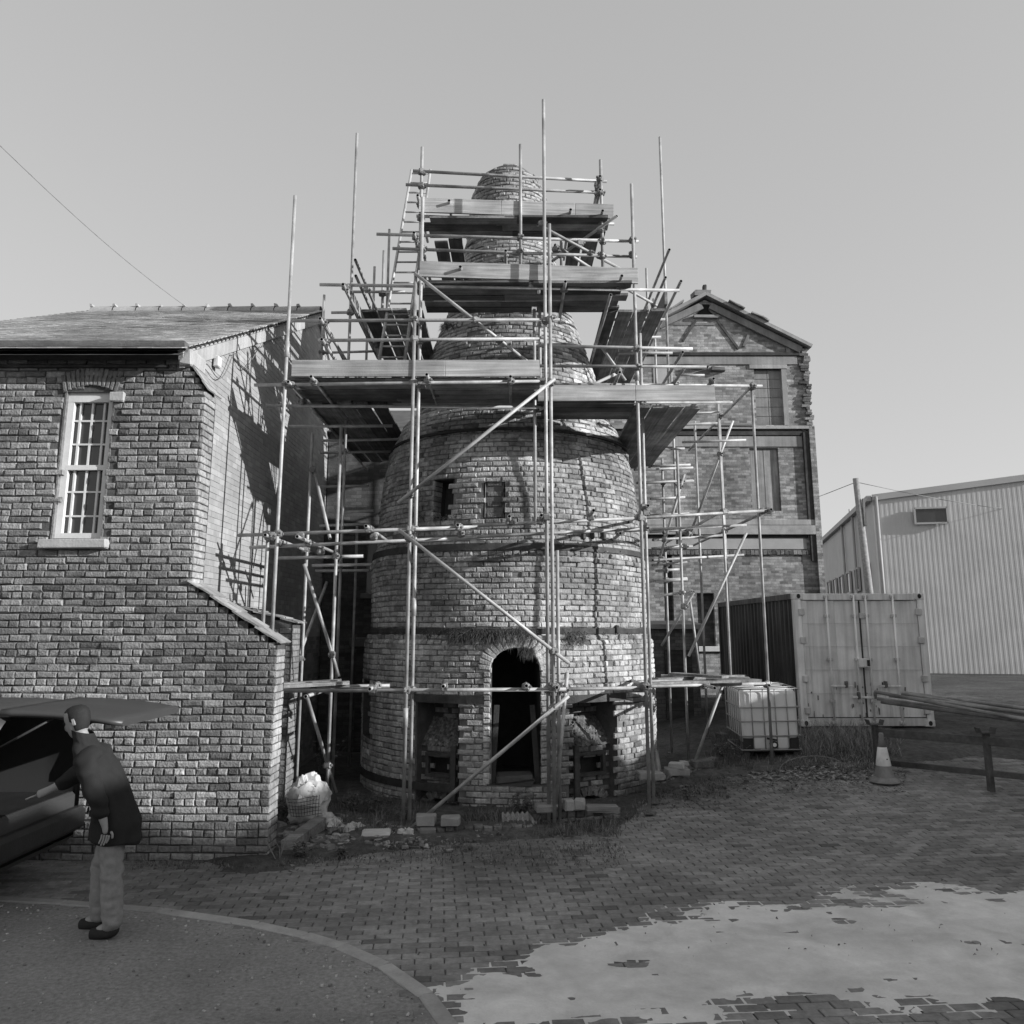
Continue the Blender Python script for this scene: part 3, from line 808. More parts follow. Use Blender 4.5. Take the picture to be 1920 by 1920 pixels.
    while x > X0:
        g = MB(); n = 8
        for e in (0, 1):
            for i in range(n+1):
                a2 = PI*i/n; rr = .13+(.012 if e == 0 else 0); g.v.append((x-e*.44, rY+rr*1.1*math.cos(a2), rz-.03+rr*math.sin(a2)+rnd(-.003, .003)))
        for i in range(n): g.face([i, i+1, n+2+i, n+1+i], rnd(.9, 1.2), True)
        g.build('ridge_tile', M['slate'], root, center=True)
        g = MB(); g.box((x-.43, rY, rz+.1), (.05, .26, .05), None, 1.1, .012); g.build('ridge_joint', M['concrete'], root)
        x -= .45
    # gutter, fascia, end cap
    gy = HY-.12; g = MB(); n = 8; zt = ez-.02
    for e, xx in enumerate((X0, GX+.1)):
        for i in range(n+1):
            a2 = PI+PI*i/n; g.v.append((xx, gy-.06+.075*math.cos(a2), zt+.02+.085*math.sin(a2)))
    for i in range(n): g.face([i, n+1+i, n+2+i, i+1], 1., True); g.face([i+1, n+2+i, n+1+i, i], 1., True)
    g.face([n+1+i for i in range(n+1)], 1.)
    g.build('gutter', M['lead'], root)
    one('fascia', M['lead'], root, 'box', ((X0+GX)/2, HY-.02, ez-.07), (GX-X0, .05, .17))
    one('fascia_string', M['iron'], root, 'box', ((X0+GX-.15)/2, HY-.025, ez-.235), (GX-X0-.15, .05, .03))
    # kneeler stones at the eaves corner
    one('kneeler', M['concrete'], root, 'box', (GX+.06, HY+.12, ez-.14), (.16, .46, .2), None, 1.05, .01, .02)
    g = MB()
    for i in range(46):
        y = HY-.1+i*(rY-HY)/46; g.box((GX+.07, y, gtop(y)+.035), (.1, .1, .014), Matrix.Rotation(an+.05, 3, 'X'), rnd(.8, 1.2), .002)
        g.box((GX+.075, y+.03, gtop(y)+.012), (.09, .05, .02), Matrix.Rotation(an, 3, 'X'), .2)
    tag(g.build('verge_tiles', M['slate'], root), kind='stuff')
    # window: arch, frame, panes
    wn = one('window', M['glass_dark'], root, 'box', ((wl+wr)/2, HY+.13, (wz0+wz1)/2+.03), (wr-wl, .02, wz1-wz0+.1))
    g = MB()
    for s_ in (wl+.035, wr-.035): g.box((s_, HY+.09, (wz0+wz1)/2), (.075, .07, wz1-wz0), None, 1., .002)
    g.box(((wl+wr)/2, HY+.09, wz0+.04), (wr-wl, .075, .08)); g.box(((wl+wr)/2, HY+.09, wz1-.0), (wr-wl, .075, .12)); g.box(((wl+wr)/2, HY+.085, wz0+(wz1-wz0)*.5), (wr-wl-.1, .06, .055))
    g.build('frame', M['white_paint'], wn)
    g = MB(); 
    for k in (1, 2, 3): g.box((wl+(wr-wl)*k/4, HY+.105, (wz0+wz1)/2), (.022, .03, wz1-wz0-.1))
    for k in (1, 2, 4, 5): g.box(((wl+wr)/2, HY+.106, wz0+(wz1-wz0)*k/6), (wr-wl-.1, .03, .02))
    g.build('glazing_bar', M['white_paint'], wn)
    g = MB(); dpt = .14
    for xx, s_ in ((wl, 1), (wr, -1)): g.box((xx-s_*.006, HY+.075, (wz0+wz1)/2), (.02, .14, wz1-wz0+.1), None, .8)
    g.build('reveal', M['house_brick'], wn)
    one('sill', M['stone'], wn, 'box', ((wl+wr)/2, HY+.0, wz0-.05), (wr-wl+.2, .2, .1), None, 1.2, .004, .01)
    for k in range(13):
        t = (k+.5)/13; x = wl-.06+(wr-wl+.12)*t; an2 = (t-.5)*.5; zz = wz1+.03+.1*(1-(2*t-1)**2)+.1
        v = Vector((math.sin(an2), 0, math.cos(an2))); uu = Vector((math.cos(an2), 0, -math.sin(an2)))
        g = MB(); g.brick(Vector((x, HY-.004, zz)), uu, v, Nf, (wr-wl+.12)/13-.01, .21, .01, tone=rnd(.8, 1.2), ch=.006); g.build('arch_brick', M['house_brick'], wn, center=True)
    one('springer_stone', M['stone'], wn, 'box', (wr+.05, HY-.01, wz1-.02), (.17, .08, .11), None, 1.35, .004, .01)
    # loose cable on the gable
    g = MB(); pts = []
    for i in range(26):
        t = i/25; y = HY+.5+2.3*t; pts.append(Vector((GX+.06, y, gtop(y)-.25-.35*math.sin(PI*t)*abs(math.sin(2.2*t*PI))-.05*math.sin(9*t))))
    g.path(pts, .007, 5); g.build('loose_cable', M['wire'], root)
    one('cable_box', M['white_paint'], root, 'box', (GX+.06, HY+.95, gtop(HY+.95)-.3), (.07, .12, .14), None, 1., .003, .01)
    # gable wall brackets / pipes at the foot of the gable
    g = MB(); g.tube((GX+.07, HY+.5, .1), (GX+.07, HY+.5, bz0-.1), .03, 8); g.build('rain_pipe', M['lead'], root)
    # body behind (rear and far walls) so that the house has depth
    g = MB(); g.add([(X0, HY+.2, -.1), (X0, gy1, -.1), (X0, gy1, ez), (X0, rY, rz), (X0, HY+.2, ez)], [(4, 3, 2, 1, 0)], 1.)
    g.add([(X0, gy1, -.1), (GX, gy1, -.1), (GX, gy1, ez), (X0, gy1, ez)], [(3, 2, 1, 0)], 1.); g.build('rear_wall', M['back_brick'], root)
    # overhead service wire
    p0 = at(395, 608, 12.2); p1 = at(-60, 215, 7.5)
    g = MB(); pts = []
    for i in range(22):
        t = i/21; p = p0.lerp(p1, t); p.z -= .12*math.sin(PI*t); pts.append(p)
    g.path(pts, .0035, 5); tag(g.build('service_wire', M['wire']), 'thin overhead wire running up from the tiled roof into the sky', 'wire')
house()

# wing behind house and kiln; deep shade is put into its dark colours
def wing():
    Yw = 17.2; zt = at(660, 812, Yw).z; root = empty('rear_wing', (-2, Yw, 0), 'brick wing with deep shade put into its colour, closing the gap between house and kiln', 'building')
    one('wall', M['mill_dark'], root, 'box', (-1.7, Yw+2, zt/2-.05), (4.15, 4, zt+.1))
    b = MB(); b.add([(-3.78, Yw-.15, zt), (.5, Yw-.15, zt), (.5, Yw+2, zt+1.0), (-3.78, Yw+2, zt+1.0), (-3.78, Yw+4.1, zt), (.5, Yw+4.1, zt)], [(0, 1, 2, 3), (3, 2, 5, 4)], .8); b.build('roof', M['lead'], root)
    dr = one('door', M['old_timber'], root, 'box', (-2.6, Yw-.02, 1.0), (.9, .06, 2.0), None, .5)
    one('lintel', M['stone'], root, 'box', (-2.6, Yw-.03, 2.1), (1.2, .1, .18), None, .5, .004, .01)
    wn = one('window', M['glass_dark'], root, 'box', (-2.5, Yw-.01, 3.6), (.8, .05, 1.1)); one('sill', M['stone'], wn, 'box', (-2.5, Yw-.05, 3.0), (1.0, .16, .1), None, .6, .003, .01)
wing()

# ------------------------------------------------------------------ scaffolding round the kiln
SC = empty('scaffolding', (0, 10.85, 0), 'steel tube scaffolding with timber board platforms around the brick kiln', 'scaffolding')
TR = .0232
TUBES = []
cpl = None
def coupler_mesh():
    b = MB(); b.box((0, 0, 0), (.09, .1, .085), None, 1., .0, .014); b.tube((-.03, .05, 0), (-.03, -.075, 0), .009, 6); b.tube((.03, .05, .0), (.03, -.07, 0), .009, 6)
    b.box((-.03, -.06, 0), (.028, .02, .028)); b.box((.03, -.055, 0), (.028, .02, .028)); b.tube((0, 0, -.048), (0, 0, .048), .034, 8)
    me = bpy.data.meshes.new('coupler'); me.from_pydata(b.v, [], b.f); a = me.attributes.new('tone', 'FLOAT', 'FACE'); a.data.foreach_set('value', b.t); me.materials.append(M['coupler']); return me
CPL = coupler_mesh()
def tube(kind, p, q, tone=None):
    b = MB(); b.tube(p, q, TR, 12, hollow=True, tone=tone or rnd(.8, 1.12)); o = b.build(kind, M['tube'], SC); TUBES.append((kind, Vector(p), Vector(q), o)); return o
def std(xr, yr, ytop, Y, ybot=None, base=True):
    p = at(xr, yr, Y); lo, hi = -1, 14
    X = p.x
    def zat(y):
        # height at depth Y for a pixel row
        return at(960, y, Y).z
    z1 = zat(ytop); z0 = zat(ybot) if ybot else gz(X, Y)+.012
    tube('standard', (X, Y, z0), (X, Y, z1))
    if not ybot: 
        b = MB(); b.box((X, Y, gz(X, Y)+.035), (.15, .15, .012), None, .7, 0); b.tube((X, Y, gz(X, Y)+.04), (X, Y, gz(X, Y)+.12), .019, 8); b.build('base_plate', M['coupler'], SC)
def led(x1, y1, Y1, x2, y2, Y2=None, kind='ledger', dY=.05):
    p = at(x1, y1, Y1); q = at(x2, y2, Y2 or Y1); off = Vector((0, dY, 0)); tube(kind, p+off, q+off)
def lvl(x1, y1, Y1, x2, y2, kind='ledger', dY=.05):
    """level tube: far end's depth follows from its row"""
    p = at(x1, y1, Y1); d = ray(x2, y2); t = (p.z-EYE)/d.z; q = Vector((d.x*t, d.y*t, p.z)); off = Vector((0, dY, 0)); tube(kind, p+off, q+off)
def trn(x, y, Y, L, ang=0., kind='transom', tilt=0., dz=.05, fwd=.12):
    p = at(x, y, Y); d = Vector((math.sin(ang), math.cos(ang), tilt)); p.z += dz-.05; tube(kind, p, p+d*L)
def brc(x1, y1, Y1, x2, y2, Y2=None): led(x1, y1, Y1, x2, y2, Y2, 'brace', -.05)
# standards
std(540, 620, 367, 10.85); std(766, 1100, 515, 10.85); std(777, 1100, 370, 11.0)
std(1026, 1100, 187, 10.98); std(1036, 1100, 420, 10.85); std(1046, 1150, 1032, 11.03)
std(789, 400, 276, 11.6, 505); std(976, 400, 271, 11.45, 515); std(1128, 400, 300, 11.6, 520); std(1052, 440, 386, 12.2, 505)
std(1197, 800, 345, 11.5); std(1214, 1100, 625, 12.1)
std(1243, 420, 257, 14.3, 730); std(1279, 1100, 845, 14.6); std(1364, 1100, 757, 16.6); std(1430, 1100, 722, 13.7); std(1307, 900, 790, 16.4)
std(660, 500, 250, 12.9); std(577, 1000, 812, 12.7); std(632, 1000, 800, 12.0); std(664, 1150, 985, 15.2)
std(605, 620, 553, 14.6, 700); std(701, 540, 500, 14.6, 600); std(728, 500, 430, 14.6, 590); std(1213, 540, 503, 14.8, 600); std(1350, 850, 755, 15.6)
std(497, 1100, 985, 10.95, 1240)
std(1012, 600, 520, 11.9, 760); std(1003, 850, 580, 11.75, 985)
# guard rails and ledgers
lvl(773, 317, 11.5, 1138, 337); lvl(760, 343, 11.5, 1135, 358); lvl(780, 402, 11.45, 1152, 417)
lvl(705, 436, 11.3, 1198, 450); lvl(735, 463, 11.3, 1195, 479); lvl(598, 531, 11.0, 1275, 542)
led(543, 599, 10.85, 1050, 597); led(595, 636, 10.85, 1012, 633)
led(1008, 646, 11.4, 1300, 652); led(1008, 684, 11.4, 1326, 686); led(1008, 718, 11.4, 1430, 722, 13.65)
led(475, 720, 10.85, 1014, 713); led(1008, 753, 11.45, 1374, 753, 12.6)
led(497, 759, 11.5, 1015, 762); led(540, 798, 12.2, 735, 797)
led(444, 1003, 10.85, 895, 987); led(885, 985, 10.9, 1212, 970, 11.5); led(1200, 970, 11.5, 1448, 956, 13.65)
led(466, 1026, 11.3, 895, 1007); led(885, 1006, 11.3, 1215, 990, 12.1); led(1160, 995, 12.05, 1400, 984, 14.2)
led(520, 1046, 12.0, 680, 1042); led(583, 1060, 12.75, 696, 1058); led(590, 1070, 13.5, 692, 1069)
led(516, 1296, 10.85, 1062, 1293); led(1040, 1293, 10.9, 1210, 1290, 11.5); led(1195, 1288, 11.5, 1442, 1282, 13.6)
led(500, 1290, 11.25, 730, 1286); led(1215, 1278, 12.1, 1370, 1274, 14.0)
led(598, 660, 14.6, 700, 657); led(620, 584, 12.85, 775, 582); led(1140, 597, 12.9, 1248, 597); led(1135, 632, 13.5, 1240, 630)
led(1190, 880, 14.5, 1300, 876, 15); led(1195, 905, 15, 1300, 900, 15.5); led(1225, 1012, 14.6, 1360, 1003, 16.4); led(1225, 1050, 14.6, 1395, 1040, 16.5); led(1230, 1090, 15, 1290, 1086, 15)
led(1225, 1028, 15.4, 1300, 1024, 15.4); led(1230, 1070, 15.4, 1275, 1067, 15.4); led(1250, 775, 15.0, 1350, 772, 15); led(1280, 795, 14.6, 1345, 792, 15.4)
led(1228, 1118, 14.6, 1300, 1108, 14.6); led(600, 912, 14, 690, 910); led(605, 825, 13.5, 760, 822); led(600, 848, 14.3, 745, 845)
for k in range(9): led(1222+rnd(-6, 4), 842+k*31, 15.2+.1*(k % 3), 1292+rnd(-8, 14), 840+k*30.5, 15.4)
for a in ((655, 545, 13.2, 760, 545), (640, 690, 14.6, 706, 688), (648, 700, 13.6, 760, 697), (1150, 612, 12.9, 1232, 613), (1160, 660, 13.2, 1262, 660), (1280, 828, 15.2, 1400, 824), (1268, 702, 14.8, 1322, 702), (630, 960, 13.2, 700, 957), (598, 985, 13.4, 690, 982)): led(*a)
for a in ((1228, 640, 560, 15.2, 800), (1262, 800, 690, 15.6, 1020), (1246, 1000, 860, 15.5), (688, 640, 590, 14.9, 720), (716, 600, 470, 13.4, 690)): std(*a)
# transoms running back from the ledgers
for a in [(540, 716, 10.75, 6.2), (583, 706, 10.7, 4.2), (800, 702, 10.7, 1.6), (957, 706, 10.7, 1.3), (497, 1003, 10.7, 3.6), (557, 1006, 10.7, 2.6), (686, 986, 10.7, 2.2), (858, 984, 10.7, .75), (955, 968, 10.7, .7), (1015, 966, 10.7, .75),
          (693, 1292, 10.7, .7), (831, 1287, 10.7, .5), (987, 1286, 10.72, .42), (1044, 1289, 10.72, .55), (1214, 1288, 11.3, 1.7), (1340, 1290, 11.9, 2.3), (573, 1306, 10.9, 2.), (1442, 1285, 13.5, 3.),
          (600, 597, 10.7, 4.6), (603, 636, 10.7, 4.4), (666, 487, 12.2, 3.), (667, 517, 12.2, 3.), (643, 533, 10.9, 2.6), (783, 366, 11.3, 1.5), (842, 376, 11.35, 1.4), (863, 500, 10.9, 1.5), (948, 470, 11.0, 1.6), (1070, 393, 11.4, 1.7), (1130, 395, 11.4, 2.), (1125, 330, 11.5, 2.4), (1125, 355, 11.5, 2.4), (790, 455, 11.2, 2.5), (776, 436, 11.2, 2.8),
          (1166, 517, 10.9, 3.5), (1060, 528, 10.9, 1.6), (1145, 553, 11.0, 3.4), (1162, 698, 11.3, 2.2), (1338, 710, 12.3, 5.), (1412, 722, 13.55, 5.2), (1446, 955, 13.5, 6.), (1358, 956, 12.8, 5.), (1215, 948, 11.35, 2.), (1113, 957, 10.9, .8), (1255, 468, 12.2, 3.8), (1277, 527, 11.9, 5.), (1248, 520, 12.7, 3.), (1280, 660, 12.0, 4.), (1283, 690, 12.0, 4.2), (1163, 1000, 11.9, 1.4)]:
    trn(*a)
# braces
brc(750, 995, 10.8, 1066, 1243, 10.85); brc(766, 1556, 10.75, 1066, 1304, 10.8); brc(747, 944, 10.75, 1040, 712, 10.8); brc(778, 515, 10.85, 1010, 697, 11.2)
brc(1008, 424, 11.1, 1165, 508, 12.); brc(1156, 408, 11.3, 1035, 492, 12.4); brc(1040, 462, 11.6, 1130, 520, 12.4)
brc(572, 1058, 12., 637, 1268, 12.05); brc(614, 1092, 13.6, 556, 1246, 12.7); brc(578, 1308, 12.0, 632, 1486, 12.1); brc(590, 880, 12.8, 620, 1010, 12.2)
brc(1337, 712, 12.4, 1215, 880, 16.); brc(1373, 790, 15.6, 1290, 1010, 15.9); brc(1282, 890, 14.7, 1232, 1060, 15.); brc(1398, 1000, 14.4, 1290, 1230, 14.6); brc(1300, 1110, 14.4, 1240, 1210, 15.4); brc(1292, 1120, 16, 1312, 1270, 16.); brc(1354, 1283, 13.5, 1303, 1424, 13.4); brc(1063, 1260, 11., 1042, 1505, 11.06)
brc(1175, 545, 13.2, 1240, 580, 14.2); brc(1010, 770, 11.6, 1160, 700, 12.4); brc(1118, 640, 13.2, 1172, 715, 13.4); brc(608, 600, 13.2, 652, 690, 14.2)
# couplers wherever tubes cross
def couplers():
    n = 0
    for i in range(len(TUBES)):
        for j in range(i+1, len(TUBES)):
            ka, p1, q1, oa = TUBES[i]; kb, p2, q2, ob = TUBES[j]
            d1, d2 = q1-p1, q2-p2; c = d1.cross(d2)
            if c.length < .2*d1.length*d2.length: continue
            r = p2-p1; t = r.cross(d2).dot(c)/c.length_squared; s_ = r.cross(d1).dot(c)/c.length_squared
            if not (0.005 < t < .995 and .005 < s_ < .995): continue
            if abs(r.dot(c)/c.length) < .15:
                a = p1+d1*t; b = p2+d2*s_; o = bpy.data.objects.new('coupler', CPL); COL.objects.link(o); o.parent = oa; o.matrix_parent_inverse = winv(oa)
                o.location = (a+b)/2; o.rotation_euler = (rnd(-.2, .2), rnd(-.3, .3), rnd(-.5, .5)+(PI/2 if random.random() < .5 else 0)); n += 1
    return n
couplers()
# sleeve joints on a few tubes
for px, py, Y in ((777, 1138, 11.0), (765, 1345, 10.85), (541, 655, 10.85), (1197, 700, 11.5)):
    p = at(px, py, Y); X = min((t for t in TUBES if t[0] == 'standard'), key=lambda t: math.hypot(t[1].x-p.x, t[1].y-p.y))[1]
    one('sleeve', M['tube'], SC, 'tube', (X.x, X.y, p.z-.11), (X.x, X.y, p.z+.11), .031, 12)
# board platforms: each board is a part
def boards(x0, x1, y0, y1, z, along='x', kind='scaffold_board'):
    W = .225; g = .02
    if along == 'x':
        y = y0
        while y+W < y1+.02:
            cuts = [x0]+([x0+(x1-x0)*rnd(.35, .65)] if x1-x0 > 2.4 else [])+[x1]
            for a, c in zip(cuts, cuts[1:]):
                b = MB(); e0, e1 = rnd(-.1, .06), rnd(-.06, .14)
                b.box(((a+c+e0+e1)/2, y+W/2, z+rnd(-.006, .006)), (c-a+e1-e0, W-g, .038), Matrix.Rotation(rnd(-.006, .006), 3, 'Z'), rnd(.4, 1.7), .004)
                b.build(kind, M['old_timber'], SC, center=True)
            y += W+rnd(0, .012)
    else:
        x = x0
        while x+W < x1+.02:
            b = MB(); e0, e1 = rnd(-.1, .1), rnd(-.2, .2)
            b.box((x+W/2, (y0+y1+e0+e1)/2, z+rnd(-.006, .006)), (W-g, y1-y0+e1-e0, .038), Matrix.Rotation(rnd(-.008, .008), 3, 'Z'), rnd(.4, 1.9), .004)
            b.build(kind, M['old_timber_y'], SC, center=True); x += W+rnd(0, .012)
def toe(x1, y1, Y1, x2, y2, Y2, splits=(.5,), ht=.225):
    p = at(x1, y1, Y1); q = at(x2, y2, Y2); ts = [0]+list(splits)+[1]
    for a, c in zip(ts, ts[1:]):
        s_, e = p.lerp(q, a), p.lerp(q, c); d = e-s_; b = MB(); L = d.length
        rot = d.to_track_quat('X', 'Z').to_matrix()
        b.box((s_+e)/2+Vector((0, 0, ht/2)), (L-.006, .038, ht), rot, rnd(.9, 1.12), .002, .003); b.build('toe_board', M['new_timber'], SC, center=True)
Z1 = at(780, 708, 10.85).z; Z1R = at(1170, 752, 11.4).z; Z2 = at(990, 526, 11.0).z; Z3 = at(960, 402, 11.4).z
SC['note'] = ''
del SC['note']
boards(-2.95, .42, 10.92, 12.3, Z1); boards(-2.98, -1.78, 12.0, 16.2, Z1-.045, 'y')
boards(.38, 1.75, 11.46, 12.45, Z1R); boards(1.72, 2.75, 11.5, 16.0, Z1R-.045, 'y')
boards(-1.32, 1.6, 11.02, 12.35, Z2); boards(-2.25, -1.28, 12.0, 16.0, Z2-.045, 'y'); boards(1.36, 2.3, 12.0, 16.0, Z2-.045, 'y')
boards(-1.25, 1.42, 11.45, 12.2, Z3); boards(-1.2, -.72, 12.1, 15.0, Z3-.045, 'y'); boards(.86, 1.4, 12.1, 15.0, Z3-.045, 'y')
toe(546, 706, 10.87, 1012, 706, 10.87, (.62,)); toe(1008, 752, 11.42, 1341, 752, 11.5, (.55,)); toe(786, 519, 10.98, 1197, 532, 11.12, (.5,)); toe(785, 398, 11.42, 1151, 411, 11.55, (.42, .8))
# boards of the back platforms stand proud on edge
for (px, py, Y) in ((660, 575, 12.0), (1247, 575, 12.0)):
    p = at(px, py, Y); b = MB(); b.box(p+Vector((0, 1.2, .11)), (.038, 2.6, .225), None, 1.3, .003); b.build('toe_board', M['old_timber'], SC, center=True)
# odd boards laid over the low lift on the right, and short planks on the left
for (x1, y1, Y1, x2, y2, Y2, wd) in ((1260, 1266, 13.2, 1360, 1272, 12.6, .2), (1240, 1270, 13.4, 1405, 1275, 13.2, .22), (1215, 1284, 12.2, 1420, 1278, 13.0, .2), (1225, 1277, 12.6, 1390, 1270, 13.9, .2)):
    p, q = at(x1, y1, Y1), at(x2, y2, Y2); d = q-p; b = MB(); b.box((p+q)/2+Vector((0, 0, .02)), (d.length, wd, .038), d.to_track_quat('X', 'Z').to_matrix(), rnd(1.2, 2.4), .003); b.build('loose_board', M['old_timber'], SC, center=True)
for k, (x1, y1, Y1, x2, y2, Y2) in enumerate(((518, 1292, 11.1, 655, 1284, 11.3), (522, 1288, 11.35, 640, 1281, 11.5))):
    p, q = at(x1, y1, Y1), at(x2, y2, Y2); d = q-p; b = MB(); b.box((p+q)/2+Vector((0, 0, .03)), (d.length, .2, .038), d.to_track_quat('X', 'Z').to_matrix(), 2., .003); b.build('loose_board', M['old_timber'], SC, center=True)
# ladder
def ladder():
    bl, br = at(708, 690, 11.95), at(757, 690, 11.95); tl, tr = at(772, 318, 12.3), at(807, 316, 12.3)
    br.z = bl.z; tr.z = tl.z
    zf = Z1+.02; t = (zf-bl.z)/(tl.z-bl.z); bl, br = bl+(tl-bl)*t, br+(tr-br)*t
    root = empty('ladder', (bl+br)/2, 'tall narrow pole ladder leaning up through the left side of the scaffolding', 'ladder')
    for p, q in ((bl, tl), (br, tr)): one('stile', M['tube'], root, 'tube', p, q, .026, 8, .02)
    n = 22
    for k in range(n):
        t = (k+.6)/n; one('rung', M['tube'], root, 'tube', bl.lerp(tl, t), br.lerp(tr, t), .015, 8)
ladder()

# ------------------------------------------------------------------ the tall mill building behind
def mill():
    Y = 24.; cx = at(1323, 600, Y).x; hw = at(1520, 800, Y).x-cx; gzb = .4
    ez = at(1505, 655, Y).z; az = at(1323, 562, Y).z; X0, X1 = cx-hw, cx+hw; D = 9.
    root = empty('brick_mill', (cx, Y, gzb), 'tall derelict brick mill building with blocked openings and concrete floor bands', 'building')
    def B(nm, x0, x1, z0, z1, y0, y1, m, tone=1., bev=0., parent=None):
        return one(nm, M[m], parent or root, 'box', ((x0+x1)/2, (y0+y1)/2, (z0+z1)/2), (x1-x0, y1-y0, z1-z0), None, tone, 0, bev)
    def zz(py): return at(1440, py, Y).z
    # openings: (x0,x1,z0,z1)
    d1 = (at(1416, 740, Y).x, at(1468, 740, Y).x, zz(797), zz(692)); d2 = (at(1408, 900, Y).x, at(1462, 900, Y).x, zz(958), zz(840))
    d3 = (at(1308, 1150, Y).x, at(1340, 1150, Y).x, zz(1212), zz(1112)); d4 = (at(1245, 1100, Y).x, at(1262, 1100, Y).x, zz(1290), zz(990))
    ops = [d1, d2, d3, d4]
    # facade as a grid of panels with openings left out
    xs = sorted({X0, X1, *[o[0] for o in ops], *[o[1] for o in ops]}); zs = sorted({gzb, ez, *[o[2] for o in ops], *[o[3] for o in ops]})
    b = MB()
    for a, c in zip(xs, xs[1:]):
        for e, f in zip(zs, zs[1:]):
            mx, mz = (a+c)/2, (e+f)/2
            if any(o[0] < mx < o[1] and o[2] < mz < o[3] for o in ops): continue
            b.add([(a, Y, e), (c, Y, e), (c, Y, f), (a, Y, f)], [(0, 1, 2, 3)], 1.)
    b.add([(X0, Y, ez), (X1, Y, ez), (cx, Y, az)], [(0, 1, 2)], 1.)
    b.add([(X1, Y, gzb), (X1, Y+D, gzb), (X1, Y+D, ez), (X1, Y, ez)], [(0, 1, 2, 3)], 1.); b.add([(X0, Y, gzb), (X0, Y+D, gzb), (X0, Y+D, ez), (X0, Y, ez)], [(3, 2, 1, 0)], 1.)
    b.add([(X0, Y+D, gzb), (X1, Y+D, gzb), (X1, Y+D, ez), (cx, Y+D, az), (X0, Y+D, ez)], [(4, 3, 2, 1, 0)], 1.)
    for o in ops:
        for xx, s_ in ((o[0], 1), (o[1], -1)): b.add([(xx, Y, o[2]), (xx, Y+.3, o[2]), (xx, Y+.3, o[3]), (xx, Y, o[3])], [(0, 1, 2, 3)[::-s_]], 1.)
        b.add([(o[0], Y, o[3]), (o[1], Y, o[3]), (o[1], Y+.3, o[3]), (o[0], Y+.3, o[3])], [(0, 1, 2, 3)], 1.)
    b.build('wall', M['mill_brick'], root)
    # infills
    o = d1; n1 = B('blocked_door', o[0], o[1], o[2], o[3], Y+.12, Y+.2, 'concrete', .62)
    for k in range(6):
        for q in range(2):
            hgt = (o[3]-o[2])/6; wd = (o[1]-o[0])/2
            B('concrete_block', o[0]+q*wd+.01, o[0]+(q+1)*wd-.01, o[2]+k*hgt+.01, o[2]+(k+1)*hgt-.01, Y+.105, Y+.15, 'concrete', rnd(.55, .75), 0, n1)
    B('lintel', o[0]-.14, o[1]+.16, o[3], o[3]+.26, Y-.04, Y+.2, 'concrete', .95, .01); B('jamb', o[1]-.01, o[1]+.13, o[2], o[3], Y-.02, Y+.16, 'concrete', .85)
    o = d2; n2 = B('boarded_door', o[0], o[1], o[2], o[3], Y+.1, Y+.16, 'board_up', .6)
    for k in range(4):
        wd = (o[1]-o[0])/4; B('plank', o[0]+k*wd+.008, o[0]+(k+1)*wd-.008, o[2], o[3]-rnd(0, .05), Y+.07, Y+.11, 'board_up', rnd(.8, 1.15), 0, n2)
    o = d3; n3 = B('window', o[0], o[1], o[2], o[3], Y+.16, Y+.2, 'mill_dark', 1.)
    B('sill', o[0]-.1, o[1]+.25, o[2]-.14, o[2], Y-.08, Y+.25, 'white_paint', 1., .01, n3)
    B('opening_back', d4[0], d4[1], d4[2], d4[3], Y+.26, Y+.3, 'mill_dark', .5)
    # floor bands (dark steel line over a pale concrete beam)
    def bandz(p0, p1, xa=None, xb=None, m='concrete', pr=.05, tone=1., nm='floor_band'):
        return B(nm, xa or X0+.02, xb or X1-.28, zz(p1), zz(p0), Y-pr, Y+.03, m, tone, .006)
    bandz(662, 668, None, X1-.2, 'iron', .09, .8, 'steel_beam'); bandz(668, 684, None, None, 'concrete', .045, .78)
    bandz(800, 806, None, X1+.06, 'stone', .14, 1.05, 'floor_ledge'); bandz(807, 817, X0, X1-.3, 'iron', .07, .9, 'steel_beam'); bandz(818, 838, None, None, 'concrete', .035, .8)
    bandz(975, 985, None, X1-.05, 'concrete', .1, .95, 'floor_ledge'); bandz(986, 1003, None, X1-.1, 'stone', .14, .95, 'floor_ledge'); bandz(1004, 1009, None, X1-.3, 'iron', .05, .6, 'steel_beam'); bandz(1010, 1030, None, X1-.35, 'render_pale', .03, .85)
    g = MB(); x = X0
    while x < X1-.35: g.box((x+.06, Y-.03, zz(1036)), (.105, .07, .12), None, rnd(.25, .9), .006); x += .12
    tag(g.build('dentil_course', M['house_brick'], root), kind='stuff')
    # right edge: dark recess strip and ragged toothed pier
    B('steel_column', X1-.27, X1-.1, zz(975), zz(812), Y-.1, Y+.02, 'iron', .9); B('steel_column', X1-.25, X1-.1, zz(1052), zz(1003), Y-.1, Y+.02, 'iron', .9); B('pier', X1-.1, X1+.06, gzb, zz(800), Y-.14, Y+.4, 'mill_brick')
    g = MB(); z = zz(798)
    while z < ez: 
        wd = rnd(.1, .3); g.box((X1-wd/2+rnd(-.02, .1), Y-.02, z+.035), (wd, .16, .068), None, rnd(.4, 1.3), .01); z += .077
    tag(g.build('toothed_bricks', M['house_brick'], root), kind='stuff')
    # gable truss members cast in the wall
    def bar(x0, y0, x1, y1, wd=.13, pr=.05, m='concrete', tone=.5, nm='truss_member'):
        p, q = at(x0, y0, Y), at(x1, y1, Y); d = q-p; b2 = MB(); b2.box(Vector(((p.x+q.x)/2, Y-pr/2+.01, (p.z+q.z)/2)), (d.length, pr, wd), Matrix.Rotation(-math.atan2(d.z, d.x), 3, 'Y'), tone, .002); b2.build(nm, M[m], root)
    bar(1330, 575, 1500, 658, .2, .12, 'concrete', .6); bar(1315, 575, 1235, 612, .2, .12, 'concrete', .6)
